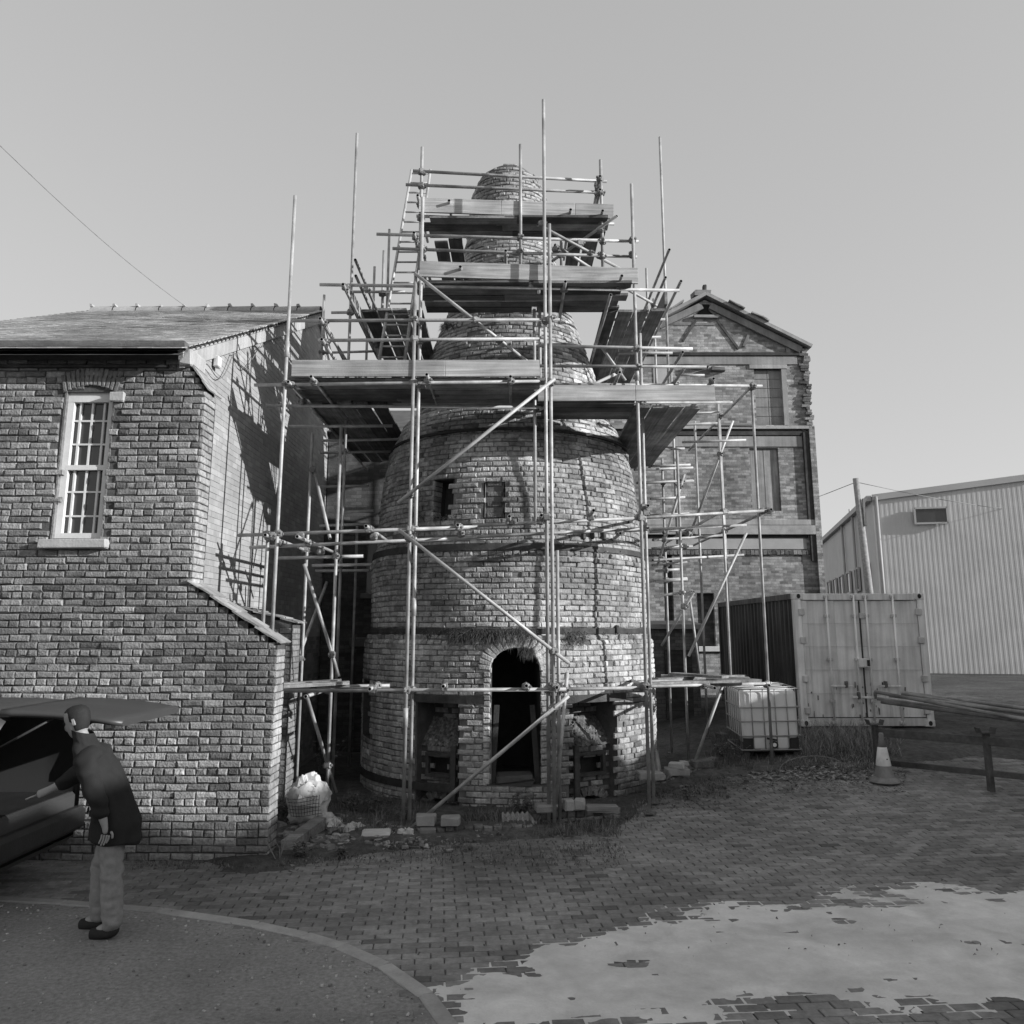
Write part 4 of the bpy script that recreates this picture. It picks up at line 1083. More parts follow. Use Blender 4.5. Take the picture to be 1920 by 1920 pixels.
    bar(1345, 602, 1385, 655, .07, .05, 'iron', 1.2); bar(1304, 602, 1280, 640, .07, .05, 'iron', 1.2); bar(1407, 620, 1394, 650, .08, .05, 'concrete', .45); bar(1340, 590, 1330, 580, .1, .06); bar(1476, 642, 1477, 664, .12, .07, 'concrete', .55); bar(1250, 607, 1340, 608, .08, .03, 'concrete', .55)
    p = at(1323, 583, Y); g = MB(); g.add([p+Vector((-.28, -.02, -.16)), p+Vector((.28, -.02, -.16)), p+Vector((.1, -.02, .2)), p+Vector((-.1, -.02, .2))], [(0, 1, 2, 3)], .4); g.build('gable_vent', M['soot'], root)
    one('vent_sill', M['stone'], root, 'box', p+Vector((0, -.05, -.2)), (.75, .14, .08), None, .8, .012, .01)
    # roof slabs
    for s_, xe in ((-1, X0-.15), (1, X1+.12)):
        p = Vector((cx, 0, az+.06)); q = Vector((xe, 0, ez-.02)); d = q-p; b2 = MB(); b2.box(((p.x+q.x)/2, Y+D/2-.1, (p.z+q.z)/2+.05), (d.length, D+.3, .1), Matrix.Rotation(-math.atan2(d.z, d.x), 3, 'Y'), .8, .004); b2.build('roof', M['slate'], root)
        for k in range(5):
            t = rnd(.1, .9); c = p.lerp(q, t); one('roof_slate', M['slate'], root, 'box', (c.x, Y-.2, c.z+.14), (rnd(.2, .5), .3, .03), Matrix.Rotation(-math.atan2(d.z, d.x)+rnd(-.1, .1), 3, 'Y'), rnd(.4, .8), .01)
    one('finial', M['iron'], root, 'box', (cx, Y-.05, az+.28), (.1, .12, .3), None, 1., .02, .02); one('ridge_stone', M['stone'], root, 'box', (cx-.08, Y+.05, az+.15), (.5, .4, .18), None, .6, .04, .02)
    # broken brackets on the wall
    for px, py, wd in ((1312, 688, .5), (1345, 694, .4), (1288, 1000, .4), (1375, 799, 1.1)):
        p = at(px, py, Y); one('ledge_stone', M['stone'], root, 'box', (p.x, Y-.08, p.z), (wd, .2, .09), Matrix.Rotation(rnd(-.15, .15), 3, 'Y'), .6, .02, .01)
    B('render_patch', at(1225, 700, Y).x, at(1256, 700, Y).x, zz(722), zz(682), Y-.02, Y+.02, 'render_pale', .95)
    # low dark outbuilding between kiln and mill
    r2 = empty('brick_outbuilding', (3.2, 19.5, .3), 'low dark brick outbuilding in the shade between kiln and mill', 'outbuilding')
    p = at(1210, 1290, 19.5); q = at(1322, 1290, 19.5)
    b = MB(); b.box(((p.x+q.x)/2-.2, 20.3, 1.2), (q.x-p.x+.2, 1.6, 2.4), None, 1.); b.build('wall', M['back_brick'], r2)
    b = MB(); b.box(((p.x+q.x)/2-.2, 20.3, 2.46), (q.x-p.x+.45, 1.9, .1), Matrix.Rotation(.05, 3, 'X'), .7, .01); b.build('roof', M['slate'], r2)
    b = MB(); b.box((p.x+.75, 19.48, 1.15), (.6, .06, 1.5), None, .4); b.build('door', M['old_timber'], r2)
mill()

# ------------------------------------------------------------------ grey clad shed far right
def shed():
    c0 = Vector((16.2, 38, .5)); ca = R_(13.7)
    us = Vector((math.sin(ca), math.cos(ca), 0)); uf = Vector((math.cos(ca), -math.sin(ca), 0)); H = at(1635, 932, 38).z-.5; Wd = 14; Ln = 34
    root = empty('clad_shed', c0, 'large pale grey corrugated metal shed with small windows beyond the container', 'shed', rz=0)
    def corr(nm, o, u, L, topf, m='cladding', pitch=.2):
        b = MB(); n = int(L/pitch); nrm = Vector((u.y, -u.x, 0)); 
        if nrm.dot(CAMP-o) < 0: nrm = -nrm
        prof = []
        for i in range(n): prof += [(i*pitch, 0), (i*pitch+pitch*.4, 0), (i*pitch+pitch*.5, .004), (i*pitch+pitch*.9, .004)]
        for x, d in prof:
            p = o+u*x+nrm*d; b.v += [tuple(p), tuple(p+Vector((0, 0, topf(x))))]
        for i in range(len(prof)-1): b.face([2*i, 2*i+2, 2*i+3, 2*i+1], 1.)
        return b.build(nm, M[m], root), nrm
    pit = math.tan(R_(6)); ft = lambda x: H+pit*min(x, Wd-x)
    f, nf = corr('front_cladding', c0, uf, Wd, ft); s_, ns_ = corr('side_cladding', c0, us, Ln, lambda x: H, 'cladding', .35)
    b = MB()
    rz0 = H+.02; e = c0+Vector((0, 0, rz0)); mid = e+uf*(Wd/2)+Vector((0, 0, pit*Wd/2)); far = e+uf*Wd
    b.add([e-us*.1, mid-us*.1, mid+us*Ln, e+us*Ln, far-us*.1, far+us*Ln], [(0, 1, 2, 3), (1, 4, 5, 2)], .9); b.build('roof', M['cladding'], root)
    one('eaves_gutter', M['cladding'], root, 'box', c0+us*(Ln/2)+Vector((0, 0, H-.05))+ns_*.12, (Ln, .22, .25), Matrix.Rotation(PI/2-ca, 3, 'Z'), .85, .002, .01)
    d = mid-e; one('verge_trim', M['cladding'], root, 'box', (e+mid)/2+nf*.08+Vector((0, 0, -.06)), (d.length, .08, .28), d.to_track_quat('X', 'Z').to_matrix(), .85, 0, .01)
    for k in range(6):
        c = c0+us*(2.4+k*3.0)+Vector((0, 0, H*.56))+ns_*.07; rot = Matrix.Rotation(PI/2-ca, 3, 'Z')
        wn = one('window', M['glass_dark'], root, 'box', c, (1.2, .06, 1.0), rot); g = MB()
        for s2 in (-1, 1): g.box(c+us*(s2*.62)+ns_*.03, (.09, .1, 1.15), rot, .9); g.box(c+Vector((0, 0, s2*.54))+ns_*.03, (1.3, .1, .09), rot, .9)
        g.build('frame', M['cladding'], wn)
    c = c0+uf*2.35+Vector((0, 0, H*.88))+nf*.08; rot = Matrix.Rotation(-ca, 3, 'Z'); wn = one('window', M['glass_dark'], root, 'box', c, (1.3, .05, .62), rot); g = MB()
    for s2 in (-1, 1): g.box(c+uf*(s2*.66)+nf*.03, (.08, .09, .74), rot, .9); g.box(c+Vector((0, 0, s2*.34))+nf*.03, (1.36, .09, .08), rot, .9)
    g.build('frame', M['cladding'], wn)
    for x in (5.4, 9.5): one('down_pipe', M['cladding'], root, 'tube', c0+us*x+ns_*.12, c0+us*x+ns_*.12+Vector((0, 0, H)), .07, 8, tone=.7)
    one('down_pipe', M['cladding'], root, 'tube', c0+nf*.12+uf*.15, c0+nf*.12+uf*.15+Vector((0, 0, H)), .07, 8, tone=.75)
    p = at(1622, 1000, 34); r2 = empty('telegraph_pole', (p.x, 34, .5), 'wooden telegraph pole standing in front of the clad shed corner', 'pole')
    zt = at(1617, 897, 34).z; one('pole', M['bark'], r2, 'tube', (p.x+.12, 34, .4), (p.x-.2, 34, zt), .17, 10, .12, tone=2.0); one('cable_guard', M['bark'], r2, 'box', (p.x-.02, 33.86, zt-1.4), (.1, .08, 1.1), None, 1.2, .01, .01)
    g = MB(); a0 = Vector((p.x-.2, 34, zt-.15))
    for e in (Vector((6, 40, zt-1.6)), Vector((30, 40, zt-.6))): g.path([a0.lerp(e, i/8)-Vector((0, 0, .5*math.sin(PI*i/8))) for i in range(9)], .014, 5)
    g.build('line', M['wire'], r2)
    q = at(1583, 965, 46); tag(one('aerial_mast', M['cladding'], None, 'tube', (q.x+.3, 46, 4.), (q.x+.3, 46, q.z+.3), .05, 6), 'thin pale mast rising above the roof edge of the clad shed', 'mast')
shed()

# ------------------------------------------------------------------ shipping container
def container():
    Y = 16.3; p = at(1488, 1112, Y); X0 = p.x; zt = p.z; zb = at(1490, 1362, Y).z; W = 2.44; Ln = 6.06; H = zt-zb
    root = empty('shipping_container', (X0+W/2, Y, zb), 'grey steel shipping container with pale doors and corrugated side coloured dark as if shaded', 'container')
    def B(nm, x0, x1, y0, y1, z0, z1, m, tone=1., bev=0., par=None): return one(nm, M[m], par or root, 'box', ((x0+x1)/2, (y0+y1)/2, (z0+z1)/2), (x1-x0, y1-y0, z1-z0), None, tone, 0, bev)
    # side corrugation
    b = MB(); n = 22; pt = (Ln-.3)/n; pr = []
    for i in range(n): pr += [(i*pt, 0), (i*pt+pt*.3, 0), (i*pt+pt*.5, .036), (i*pt+pt*.8, .036)]
    pr.append((n*pt, 0))
    for sx, xx in ((1, X0+.02), (-1, X0+W-.02)):
        k = len(b.v)
        for y, d in pr: b.v += [(xx+sx*d, Y+.15+y, zb+.14), (xx+sx*d, Y+.15+y, zt-.1)]
        for i in range(len(pr)-1): b.face([k+2*i, k+2*i+1, k+2*i+3, k+2*i+2][::1 if sx > 0 else -1], rnd(.85, 1.15))
    b.build('corrugated_side', M['cont_shaded'], root)
    for xx in (X0, X0+W-.06):
        B('top_rail', xx, xx+.06, Y+.16, Y+Ln, zt-.11, zt, 'cont_shaded', 1.5, .004); B('bottom_rail', xx, xx+.06, Y+.16, Y+Ln, zb, zb+.15, 'cont_shaded', 1., .004); B('rear_post', xx-.005, xx+.065, Y+Ln-.1, Y+Ln+.005, zb, zt, 'cont_shaded', 1., .004)
    B('roof', X0+.05, X0+W-.05, Y+.1, Y+Ln-.05, zt-.04, zt-.01, 'cont_light'); B('rear_wall', X0+.05, X0+W-.05, Y+Ln-.05, Y+Ln-.02, zb+.1, zt-.02, 'cont_shaded'); B('floor', X0+.05, X0+W-.05, Y+.1, Y+Ln-.06, zb+.08, zb+.14, 'old_timber')
    for xx in (X0-.004, X0+W-.126): B('corner_post', xx, xx+.13, Y-.01, Y+.16, zb+.1, zt-.115, 'cont_light', 1.08, .008)
    B('door_header', X0+.13, X0+W-.13, Y, Y+.14, zt-.13, zt-.008, 'cont_light', 1.05, .006); B('door_sill', X0+.13, X0+W-.13, Y-.004, Y+.14, zb+.005, zb+.15, 'cont_light', .8, .006)
    for xx in (X0-.01, X0+W-.17):
        for z0 in (zb-.005, zt-.118):
            c = B('corner_casting', xx, xx+.18, Y-.02, Y+.17, z0, z0+.12, 'cont_light', 1.0, .01)
            g = MB(); g.lathe([(.001, 0), (.035, 0), (.035, .006), (.001, .006)], (0, 0, 0), 14, 1., False, False); g.v = [(x+xx+.09, Y-.0205-z, y*1.25+z0+.06) for x, y, z in g.v]; g.build('hole_shade_disc', M['dark_line'], c)  # flat dark disc painted for the shade inside the casting
    mid = X0+W/2
    for s_, x0, x1 in ((0, X0+.135, mid-.012), (1, mid+.012, X0+W-.135)):
        d = empty_part = MB(); b = MB(); zA, zB = zb+.16, zt-.14
        xs = [x0, x0+.09, x0+.13, x0+.43, x0+.47, x0+.6, x0+.64, x1-.13, x1-.09, x1]; yy = [0, 0, .03, .03, 0, 0, .03, .03, 0, 0]
        for x, y in zip(xs, yy): b.v += [(x, Y+.02+y, zA), (x, Y+.02+y, zB)]
        for i in range(len(xs)-1): b.face([2*i, 2*i+2, 2*i+3, 2*i+1], 1.)
        door = b.build('door', M['cont_light'], root)
        # horizontal faint weld seams
        for k in range(1, 5): one('seam', M['cont_light'], door, 'box', ((x0+x1)/2, Y+.018, zA+(zB-zA)*k/5), (x1-x0-.02, .008, .006), None, .75)
        for xr in ((x0+.46, x1-.1) if s_ == 0 else (x0+.1, x1-.46)):
            r = one('lock_rod', M['cont_light'], door, 'tube', (xr, Y-.035, zb+.03), (xr, Y-.035, zt-.04), .019, 10, tone=1.25)
            for zc in (zb+.07, zb+.45, zb+1.2, zb+2.0, zt-.07): one('rod_bracket', M['cont_light'], door, 'box', (xr, Y-.015, zc), (.1, .07, .06), None, .75, .002, .008)
            one('rod_handle', M['cont_light'], door, 'box', (xr+(.18 if s_ == 0 else -.18), Y-.05, zb+(.72 if xr < mid-.5 or xr > mid+.5 else .52)), (.42, .02, .035), Matrix.Rotation(rnd(-.03, .03), 3, 'Y'), 1., .002, .006)
            one('handle_catch', M['cont_rust'], door, 'box', (xr+(.26 if s_ == 0 else -.26), Y-.04, zb+(.75 if xr < mid-.5 or xr > mid+.5 else .55)), (.05, .06, .12), None, 1.3, .006, .008)
        hx = x0-.02 if s_ == 0 else x1+.02
        for zc in (zb+.28, zb+.85, zb+1.55, zt-.35): one('hinge', M['cont_light'], door, 'box', (hx, Y-.015, zc), (.11, .06, .12), None, .8, .004, .01)
        one('gasket', M['dark_line'], door, 'box', ((x0+x1)/2, Y+.012, zA-.005), (x1-x0, .03, .014))
    one('door_gasket', M['cont_rust'], root, 'box', (mid, Y+.015, (zb+zt)/2), (.022, .03, H-.3), None, .5)
    lb = one('lock_box', M['cont_light'], root, 'box', (mid-.03, Y-.06, zb+H*.47), (.2, .14, .16), None, 1., .004, .012); one('lock_box_flap', M['dark_line'], lb, 'box', (mid+.04, Y-.135, zb+H*.47), (.05, .01, .11))
    one('data_plate', M['cont_light'], root, 'box', (mid+.06, Y-.008, zt-.42), (.15, .02, .1), None, .85, .0, .004)
    # rust runs below the catches
    g = MB()
    for _ in range(46):
        x = mid+random.gauss(0, .1) if random.random() < .6 else rnd(X0+.15, X0+W-.15); z = zb+rnd(.12, .9)*random.random()+.05; g.box((x, Y+.016-.0, z), (rnd(.006, .02), .012, rnd(.02, .12)), None, rnd(.6, 1.6), .003)
    tag(g.build('rust_patches', M['cont_rust'], root), kind='stuff')
    # rust blister line along the dark side's front post
    for k in range(4): one('support_block', M['concrete_block'], root, 'box', (X0+.3+(k % 2)*(W-.6), Y+.35+(k//2)*(Ln-.8), (zb+gz(X0+1, Y+1))/2-.08), (.4, .4, zb-gz(X0+1, Y+1)+.2), None, .5, .01)
container()

# ------------------------------------------------------------------ caged plastic tank
def rounded_box(b, c, sx, sy, sz, r, n=5, tone=1.):
    # vertical-edged rounded box with softened top and bottom
    ring = []
    for qx, qy, a0 in ((1, 1, 0), (-1, 1, 90), (-1, -1, 180), (1, -1, 270)):
        for i in range(n+1):
            a = R_(a0+90*i/n); ring.append((qx*(sx/2-r), qy*(sy/2-r), math.cos(a), math.sin(a)))
    lv = []
    for i in range(n+1): a = R_(-90+90*i/n); lv.append((math.cos(a), -sz/2+r+r*math.sin(a)))
    for i in range(n+1): a = R_(90*i/n); lv.append((math.cos(a), sz/2-r+r*math.sin(a)))
    k = len(b.v); m = len(ring)
    for f, z in lv:
        for x, y, ca, sa in ring: b.v.append((c[0]+x+r*f*ca, c[1]+y+r*f*sa, c[2]+z))
    for j in range(len(lv)-1):
        for i in range(m): b.face([k+j*m+i, k+j*m+(i+1) % m, k+(j+1)*m+(i+1) % m, k+(j+1)*m+i], tone, True)
    b.face([k+i for i in range(m)][::-1], tone); b.face([k+(len(lv)-1)*m+i for i in range(m)], tone)
def ibc():
    g0 = gnd(1452, 1428); g0.y += .55; g0.z = gz(g0.x, g0.y)+.02; w_ = 1.0; d_ = 1.15; H = .98
    # width from the picture: front face about 112 px wide
    s_ = (at(1509, 1400, g0.y-.55).x-at(1398, 1400, g0.y-.55).x)/1.0
    root = empty('caged_tank', g0, 'white plastic bulk liquid tank in a galvanised wire cage on a pallet', 'tank', rz=0)
    L = []
    def bd(b, nm, m, par=root):
        o = b.build(nm, M[m]); o.parent = par; o.matrix_parent_inverse = Matrix.Identity(4)
        return o
    b = MB(); b.box((0, 0, .13), (.96*w_, d_*.97, .02), None, 1.); 
    for x in (-.42, 0, .42): b.box((x, 0, .055), (.1, d_*.95, .1), None, 1., .003)
    bd(b, 'pallet', 'iron')
    b = MB(); rounded_box(b, (0, 0, .16+H/2+.1), .95, d_-.06, H-.1, .09); rounded_box(b, (.0, 0, .26), .62, d_-.08, .24, .05); tk = bd(b, 'tank', 'plastic_white')
    b = MB(); b.box((-.32, -d_/2+.07, .245), (.28, .04, .2), None, 1.); b.box((.4, -d_/2+.07, .245), (.14, .04, .2), None, 1.); bd(b, 'pallet_corner', 'black_plastic')
    b = MB(); b.lathe([(.11, 0), (.11, .035), (.08, .04)], (0, -.05, .16+H+.05), 20); bd(b, 'filler_cap', 'black_plastic')
    b = MB(); b.tube((0.02, -d_/2+.12, .25), (0.02, -d_/2-.06, .25), .05, 12); b.tube((.02, -d_/2-.06, .25), (.02, -d_/2-.1, .25), .065, 12); b.box((.0, -d_/2-.02, .335), (.16, .05, .03), Matrix.Rotation(.2, 3, 'Y')); vb = bd(b, 'valve', 'black_plastic')
    b = MB(); b.tube((.02, -d_/2-.1, .25), (.02, -d_/2-.104, .25), .035, 12); bd(b, 'valve_cap', 'plastic_white', root)
    hx, hy = w_/2, d_/2; z0, z1 = .15, .16+H+.06
    zs = [.17, .42, .62, .8, 1.0, z1]
    zs = [z0+.0, .39, .64, .88, z1]
    for z in zs:
        b = MB(); b.path([Vector((-hx, -hy, z)), Vector((hx, -hy, z)), Vector((hx, hy, z)), Vector((-hx, hy, z)), Vector((-hx, -hy, z))], .0105, 8); bd(b, 'cage_rail', 'cage')
    for i in range(6):
        x = -hx+.0+w_*i/5
        for y in (-hy, hy): 
            b = MB(); b.tube((x, y+(.012 if y < 0 else -.012), z0), (x, y+(.012 if y < 0 else -.012), z1), .009, 8); bd(b, 'cage_bar', 'cage')
    for i in range(1, 7):
        y = -hy+d_*i/7
        for x in (-hx, hx): b = MB(); b.tube((x*.985, y, z0), (x*.985, y, z1), .009, 8); bd(b, 'cage_bar', 'cage')
    for y in (-.25, .25): b = MB(); b.path([Vector((-hx, y, z1)), Vector((0, y*1.1, z1+.015)), Vector((hx, y, z1))], .01, 8); bd(b, 'top_bar', 'cage')
    root.scale = (s_, s_, s_*.95); root.rotation_euler = (R_(1.5), R_(-1.0), R_(-2))
ibc()

# ------------------------------------------------------------------ traffic cone
def cone():
    g = gnd(1668, 1474); g.y += .15; g.z = gz(g.x, g.y)+.012; h = at(1665, 1374, g.y).z-g.z
    root = empty('traffic_cone', g, 'traffic cone with pale reflective sleeve and dirty dark base beside the rack post', 'cone')
    def bd(b, nm, m): o = b.build(nm, M[m]); o.parent = root; return o
    s_ = h/.75
    b = MB(); b.lathe([(.2, 0), (.215, .015), (.2, .04), (.145, .075), (.13, .09)], (0, 0, 0), 8, smooth=False); bd(b, 'base', 'cone_dark')
    b = MB(); b.lathe([(.128, .088), (.098, .26)], (0, 0, 0), 28, cap=False); b.lathe([(.058, .53), (.034, .68), (.034, .72), (.028, .75), (.02, .75)], (0, 0, 0), 28); bd(b, 'body', 'cone_dark')
    b = MB(); b.lathe([(.099, .255), (.1015, .26), (.0605, .53), (.0575, .535)], (0, 0, 0), 28, cap=False); bd(b, 'sleeve', 'cone_white')
    b = MB(); b.box((.02, -.088, .36), (.018, .006, .016), None, 1.); bd(b, 'sticker_mark', 'dark_line')
    root.scale = (s_*1.15, s_*1.15, s_)
cone()

# ------------------------------------------------------------------ tube rack on the right
def rack():
    p0 = gnd(1647, 1447); root = empty('tube_rack', p0, 'rusty steel storage rack post and beam beside the traffic cone', 'rack')
    zt = at(1647, 1362, p0.y).z; d = Vector((.72, -.69, 0)).normalized()
    for k in range(3):
        for s_ in (0,):
            q = p0+d*(k*1.5); zg = gz(q.x, q.y)
            g = MB(); g.box((q.x, q.y, (zg+zt)/2), (.075, .075, zt-zg+.04), Matrix.Rotation(.2, 3, 'Z'), 1.6, .002, .006); g.build('post', M['iron'], root)
            g = MB(); g.box((q.x, q.y, zt+.03), (.2, .14, .018), None, 1.8, .003); 
            for e in (-1, 1): g.box((q.x+e*.1, q.y, zt+.06), (.014, .14, .08), Matrix.Rotation(e*.35, 3, 'Y'), 1.8)
            g.build('cradle', M['iron'], root)
    a = p0+Vector((0, 0, zt-p0.z-.08)); e = a+d*4.2; dd = e-a
    g = MB(); g.box((a+e)/2, (dd.length, .05, .11), dd.to_track_quat('X', 'Z').to_matrix(), 1.5, .002, .005); g.build('beam', M['iron'], root)
    a2 = a+Vector((0, 0, -.42)); g = MB(); g.box((a2+a2+dd)/2, (dd.length, .05, .08), dd.to_track_quat('X', 'Z').to_matrix(), 1.3, .002, .005); g.build('beam', M['iron'], root)
    # tubes lying on the rack
    ends = [(1640, 1297, 0, .02), (1668, 1304, .05, 0), (1684, 1306, .12, .03), (1690, 1300, .2, .05), (1697, 1299, .28, .1), (1645, 1310, .1, -.05), (1652, 1316, .0, -.06), (1705, 1303, .36, .08)]
    for k, (px, py, dy, dz_) in enumerate(ends):
        p = at(px, py, p0.y+.1+dy); zr = zt+.045+.052*(k % 3); L = 3.4+rnd(-.3, .5)
        q = p+d*L; q.z = zt+.05+.05*((k*5) % 3)
        p.z = max(p.z, zt+.05)
        g = MB(); g.tube(p, q, .026, 10, hollow=True, tone=rnd(.35, .8)); tag(g.build('spare_tube', M['tube']), 'spare scaffold tube with open end lying on the storage rack', 'tube', 'spare tubes stacked on the rack')
rack()

# ------------------------------------------------------------------ rubbish, blocks and timber at the kiln foot
def text_mesh(txt, size):
    cu = bpy.data.curves.new('t', 'FONT'); cu.body = txt; cu.size = size; cu.align_x = 'CENTER'; cu.extrude = .0008
    o = bpy.data.objects.new('t', cu); COL.objects.link(o)
    dg = bpy.context.evaluated_depsgraph_get(); me = bpy.data.meshes.new_from_object(o.evaluated_get(dg)); bpy.data.objects.remove(o); return me
def sack():
    g = gnd(572, 1552); c = g+Vector((0, .1, 0)); root = empty('rubble_sack', c, 'bulging white printed plastic sack slumped among the rubble beside the buttress', 'sack')
    W = at(614, 1500, c.y).x-at(538, 1500, c.y).x; H = at(570, 1463, c.y).z-c.z
    b = MB(); nu, nv = 64, 40
    for j in range(nv+1):
        v = j/nv; an = PI*(v-.5)
        for i in range(nu):
            a = 2*PI*i/nu; ca, sa = math.cos(a), math.sin(a); e = .55
            f = (abs(ca)**(2/e*.5)+abs(sa)**(2/e*.5))**(-e*.5)
            r = math.cos(an)**.6 if v not in (0, 1) else 0
            x, y, z = ca*f*r*W*.5, sa*f*r*.26, H*(.5+.5*math.copysign(abs(math.sin(an))**.8, math.sin(an)))
            k = .055*nse(x*7, y*7, z*7)-.07*abs(nse(x*9+3, y*9, z*9))+.03*abs(nse(x*20, y*20, z*20))
            n = Vector((ca, sa, math.sin(an))); x += n.x*k+z*.12*(.5-v); z += n.z*k
            z *= 1+.18*math.sin(a*1.5+1)*v
            b.v.append((c.x+x, c.y+y, c.z+max(.0, z)))
    for j in range(nv):
        for i in range(nu): b.face([j*nu+i, j*nu+(i+1) % nu, (j+1)*nu+(i+1) % nu, (j+1)*nu+i], 1., False)
    b.build('bag', M['bag'], root)
    # stiff crumpled flaps standing up out of it
    for (x0, y0, x1, y1, x2, y2, x3, y3, dy) in ((556, 1512, 566, 1468, 592, 1476, 600, 1512, -.2), (585, 1500, 597, 1463, 615, 1482, 600, 1512, -.14), (570, 1480, 580, 1462, 590, 1464, 592, 1484, -.05)):
        Y = c.y+dy; P = [at(x0, y0, Y-.1), at(x1, y1, Y), at(x2, y2, Y), at(x3, y3, Y-.1)]; f = MB(); n = 8
        for s_ in (0, .006):
            for j in range(n+1):
                for i in range(n+1):
                    p = P[0].lerp(P[3], i/n).lerp(P[1].lerp(P[2], i/n), j/n); p.y += .03*nse(p.x*8, p.z*8, x0)+.012*nse(p.x*25, p.z*25)+s_; f.v.append(tuple(p))
        m_ = (n+1)**2
        for j in range(n):
            for i in range(n):
                q = [j*(n+1)+i, j*(n+1)+i+1, (j+1)*(n+1)+i+1, (j+1)*(n+1)+i]; f.face(q, 1.05); f.face([m_+k for k in q][::-1], 1.)
        f.build('flap', M['bag'], root)
    for txt, sz, px, py in (('Quinn', .062, 579, 1492), ('building', .03, 584, 1483)):
        me = text_mesh(txt, sz); a = me.attributes.new('tone', 'FLOAT', 'FACE'); a.data.foreach_set('value', [1.]*len(me.polygons)); p = at(px, py, c.y-.325)
        o = link('lettering', me, M['coupler'], root); o.location = p; o.rotation_euler = (PI/2+.28, PI, 0); 
    # bent wire mesh lying against it
    g2 = MB()
    for i in range(11):
        t = i/10; g2.path([at(541+58*t, 1500-4*t+6*math.sin(t*5), c.y-.34)+Vector((0, .0, 0)), at(546+50*t, 1530+3*math.sin(t*7), c.y-.42)], .003, 4)
    for j in range(6):
        t = j/5; g2.path([at(538+8*t+58*k/5, 1498+32*t-3*k/5+2*math.sin(k), c.y-.34-.08*t) for k in range(6)], .003, 4)
    tag(g2.build('wire_mesh', M['iron']), 'bent wire mesh leaning on the front of the white sack', 'mesh')
sack()
def block(px, py, wpx, hpx, dep, label, m='concrete_block', rz=0., tone=1., tilt=0., name='building_block', base=None, group=None, rx=0):
    """a block whose foot shows at px,py"""
    g = gnd(px, py); z0 = g.z if base is None else base
    if base is not None:
        d = ray(px, py); t = (base-EYE)/d.z; g = Vector((d.x*t, d.y*t, base))
    W = at(px+wpx, py, g.y).x-g.x; H = (at(px, py-hpx, g.y).z-at(px, py, g.y).z)
    b = MB(); rot = Matrix.Rotation(rz, 3, 'Z') @ Matrix.Rotation(tilt, 3, 'Y') @ Matrix.Rotation(rx, 3, 'X')
    b.box((0, 0, 0), (abs(W), dep, H), rot, tone*.85, min(.009, H*.09), min(.014, H*.16))
    o = b.build(name, M[m]); o.location = (g.x, g.y+dep/2, z0+H/2-.004); return tag(o, label, 'block' if 'block' in name else name.split('_')[-1], group)
block(703, 1575, 54, 16, .2, 'clean white lightweight block lying alone on the earth left of the bracing tube', 'plastic_white', .05)
block(746, 1577, 18, 12, .2, 'dark sole block under the doubled scaffold standards', 'old_timber', 0, .8, name='sole_block')
block(797, 1549, 37, 20, .2, 'weathered pale block on the kerb under the foot of the long bracing tube', 'concrete_block', .03, .75, base=.11)
block(844, 1550, 36, 18, .18, 'second weathered block on the kerb near the kiln doorway', 'concrete_block', -.04, .8, base=.11)
block(800, 1572, 30, 18, .16, 'worn stone block set into the kerb beside the standards', 'stone', .1, .6, name='stone_block')
block(1022, 1524, 36, 14, .2, 'cut brick slab lying flat at the base of the centre standards', 'concrete_block', .12, .7, base=.18)
block(1067, 1521, 19, 21, .16, 'upright pale block, left one of two standing on the right kerb', 'concrete_block', .12, 1.0, base=.18)
block(1088, 1520, 20, 21, .16, 'upright pale block, right one of two standing on the right kerb', 'concrete_block', -.14, 1.0, base=.18)
block(1130, 1523, 60, 13, .13, 'long pale timber plank resting on the kerb below the right fire mouth', 'new_timber', .02, .75, base=.18, name='timber_plank')
block(1222, 1462, 48, 13, .25, 'broad flat stone slab on the tumbled wall by the right standard', 'stone', .1, .9, base=.32, name='stone_slab')
block(1272, 1455, 44, 14, .2, 'rough stone slab at the bend of the tumbled wall', 'stone', .25, .9, base=.32, name='stone_slab')
block(1270, 1441, 28, 11, .12, 'pale brick lying askew on top of the tumbled wall', 'concrete_block', -.35, 1.15, base=.42, name='loose_brick')
block(1284, 1436, 14, 9, .11, 'small pale half brick behind the askew brick on the wall', 'concrete_block', .3, 1.0, base=.42, name='loose_brick')
block(1320, 1440, 40, 14, .2, 'dark brick lump ending the tumbled wall near the tank', 'kiln_brick', .15, .6, base=.34, name='loose_brick')
block(1355, 1388, 18, 13, .2, 'dark square block in the shade behind the wire cage', 'stone', .1, .5, name='stone_block')
def beam(x1, y1, x2, y2, sec, label, m='old_timber', tone=1., name='timber_beam', lift=.0, lift2=0.):
    p, q = gnd(x1, y1), gnd(x2, y2); p.z += lift+sec[1]/2; q.z += lift2+sec[1]/2; d = q-p; b = MB()
    b.box((0, 0, 0), (d.length, sec[0], sec[1]), d.to_track_quat('X', 'Z').to_matrix(), tone, .004, .006); o = b.build(name, M[m]); o.location = (p+q)/2; return tag(o, label, 'timber')
beam(538, 1604, 600, 1562, (.15, .15), 'squared old timber beam lying beside the buttress foot', 'old_timber', 1.5, lift2=.03)
beam(597, 1604, 632, 1580, (.06, .03), 'short pale batten lying on the weedy paving', 'old_timber', 1.8, 'batten')
beam(556, 1574, 604, 1560, (.1, .04), 'splintered plank half under the rubble next to the sack', 'old_timber', 1.2, 'plank', .06, .1)
beam(642, 1586, 790, 1592, (.06, .03), 'thin dark board edging the earth under the standards', 'old_timber', .6, 'edging_board')
